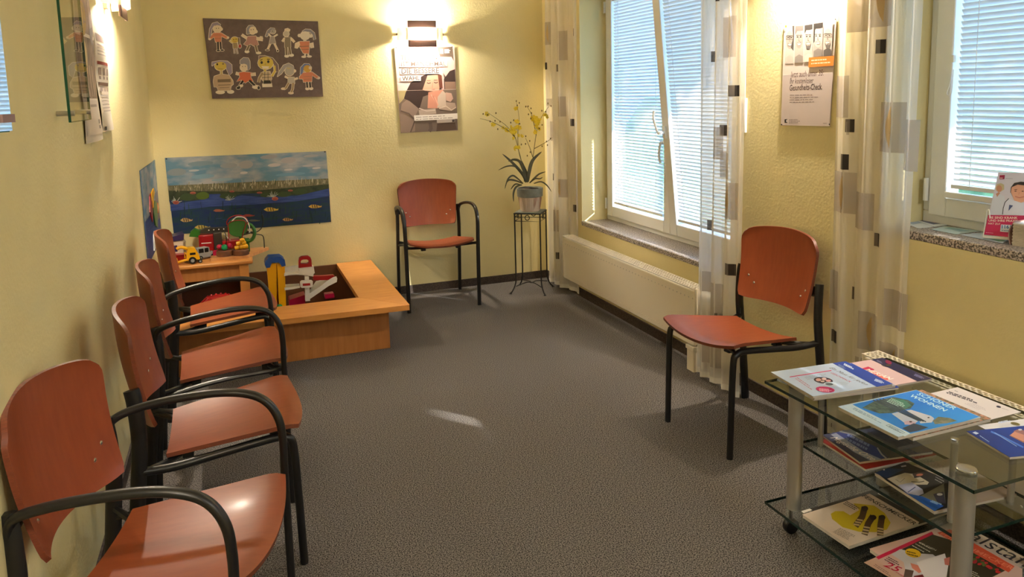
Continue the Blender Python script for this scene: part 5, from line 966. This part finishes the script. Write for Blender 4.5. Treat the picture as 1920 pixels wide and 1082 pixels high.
p.poly([(472, 330), (480, 260), (520, 210), (600, 195), (700, 205), (690, 300), (500, 300)], C(40, 34, 44)).poly([(478, 320), (490, 260), (560, 230), (640, 240), (690, 260), (690, 420), (600, 445), (520, 420)], C(214, 160, 140)).poly([(455, 400), (520, 420), (610, 450), (690, 430), (690, 600), (385, 590), (400, 470)], C(214, 218, 240)).poly([(460, 470), (505, 480), (450, 545)], C(50, 70, 130)).stroke([(455, 395), (410, 440), (388, 510), (380, 585)], 9, C(34, 40, 70))
p.ell(535, 308, 14, 5, BLK).ell(620, 310, 14, 5, BLK).stroke([(520, 290), (555, 288)], 6, C(60, 44, 44)).stroke([(530, 372), (580, 386), (640, 374)], 7, C(170, 84, 84)).stroke([(580, 320), (572, 350)], 5, C(190, 130, 112))
p.poly([(210, 592), (690, 600), (690, 880), (160, 826)], C(196, 36, 96)).text('SIE SIND KRANK', (218, 636), (560, 640), WT, bold=.01).text('UND IHRE PRAXIS', (214, 670), (560, 676), WT, bold=.01).text('HAT ZU?', (208, 704), (350, 710), WT, bold=.01).poly([(362, 705), (560, 716), (560, 812), (350, 790)], C(206, 222, 240)).text('116117', (370, 752), (560, 756), C(44, 96, 170), bold=.03).lines((366, 774), (540, 788), (0, 10), 1, 8, C(90, 120, 170)).lines((180, 802), (300, 812), (0, 8), 1, 7, C(226, 150, 186))
p.build('brochure_print', bro)
MB().tube([bq(150, 838, .006), bq(186, 600, .006), bq(190, 545, .008), bq(210, 525, .009), bq(222, 545, .01), bq(230, 625, .01)], .0016, M['white'], seg=6, smooth=3).build('wire_loop', bh, world=True)
MB().prism([bq(145, 835, .010), bq(480, 862, .010), bq(480, 862, .010)+V(0, 0, -.008), bq(145, 835, .010)+V(0, 0, -.008)], -bn*.016, M['white']).build('tray', bh, world=True, smooth=0)
MB().prism([bq(150, 838, -.006), bq(620, 875, -.006), bq(660, 500, -.006), bq(200, 520, -.006)], -bn*.002, M['pglass']).build('rear_plate', bh, world=True, smooth=0)
# stack of brochures with bent cover in front of the holder
st = empty('brochure_stack', (2.31, 1.61, SZ2), 'tall stack of white brochures standing at the right end of the windowsill', 'brochures', 'brochure stack on the sill')
a = on_z(1896, 458, SZ2); 
for k in range(14):
    z = SZ2+.0005+k*.0052; o = V(0, -.002*(k % 3), 0)
    MB().box(a.x-.012, a.x+.085, a.y-.21, a.y-.012+.002*(k % 2), z, z+.0046, M['pages'] if k < 13 else M['paper']).build('brochure', st, world=True, smooth=0)
MB().sheet(lambda u, v: V(a.x-.014+.1*u, a.y-.006+.012*math.sin(math.pi*v)-.01*v, SZ2+.001+.078*v), 2, 8, C(176, 140, 130), thick=.001).build('bent_cover', st, world=True)
def sheetpaper(px, z, label, col, lines):
    pts = [on_z(x, y, z) for x, y in px]; c = sum(pts, V(0, 0, 0))/len(pts)
    root = empty('leaflet', (c.x, c.y, z-.001), label, 'leaflet', 'leaflets lying on the windowsill'); MB().prism(pts, (0, 0, -.0009), col).build('paper_sheet', root, world=True, smooth=0)
    pr = Print((0, 0, z), (0, 0, 1), lift=.0001)
    for l in lines: pr.poly(*l)
    pr.build('print', root)
LB = C(226, 232, 238)
sheetpaper([(1692, 417), (1722, 409), (1760, 424), (1722, 428)], .9165, 'pale leaflet partly behind the wide curtain on the windowsill', LB, [([(1700, 417), (1722, 411), (1735, 417), (1712, 421)], C(180, 196, 220))])
sheetpaper([(1713, 412), (1752, 408), (1815, 417), (1752, 425)], .9185, 'leaflet with a dark picture on the left of the windowsill', LB, [([(1722, 413), (1754, 410), (1790, 416), (1750, 421)], C(110, 116, 150)), ([(1740, 414), (1756, 412), (1766, 416), (1752, 418)], C(176, 120, 140)), ([(1800, 415), (1812, 415), (1815, 419), (1806, 421)], C(60, 64, 84))])
sheetpaper([(1746, 430), (1770, 424), (1842, 433), (1792, 439)], .917, 'pale green leaflet at the front of the windowsill before the brochure', C(200, 220, 220), [([(1770, 428), (1780, 426), (1820, 433), (1800, 434)], C(150, 190, 200))])
sheetpaper([(1800, 440), (1842, 436), (1892, 447), (1880, 456)], .9175, 'white leaflet lying beneath the pink brochure holder', C(206, 216, 226), [([(1850, 446), (1875, 447), (1886, 452), (1872, 453)], C(150, 190, 150))])
for n_ in [o for o in bpy.data.objects if o.type == 'MESH' and o.parent is None and 'kind' not in o and 'category' not in o]: print('UNTAGGED', n_.name)
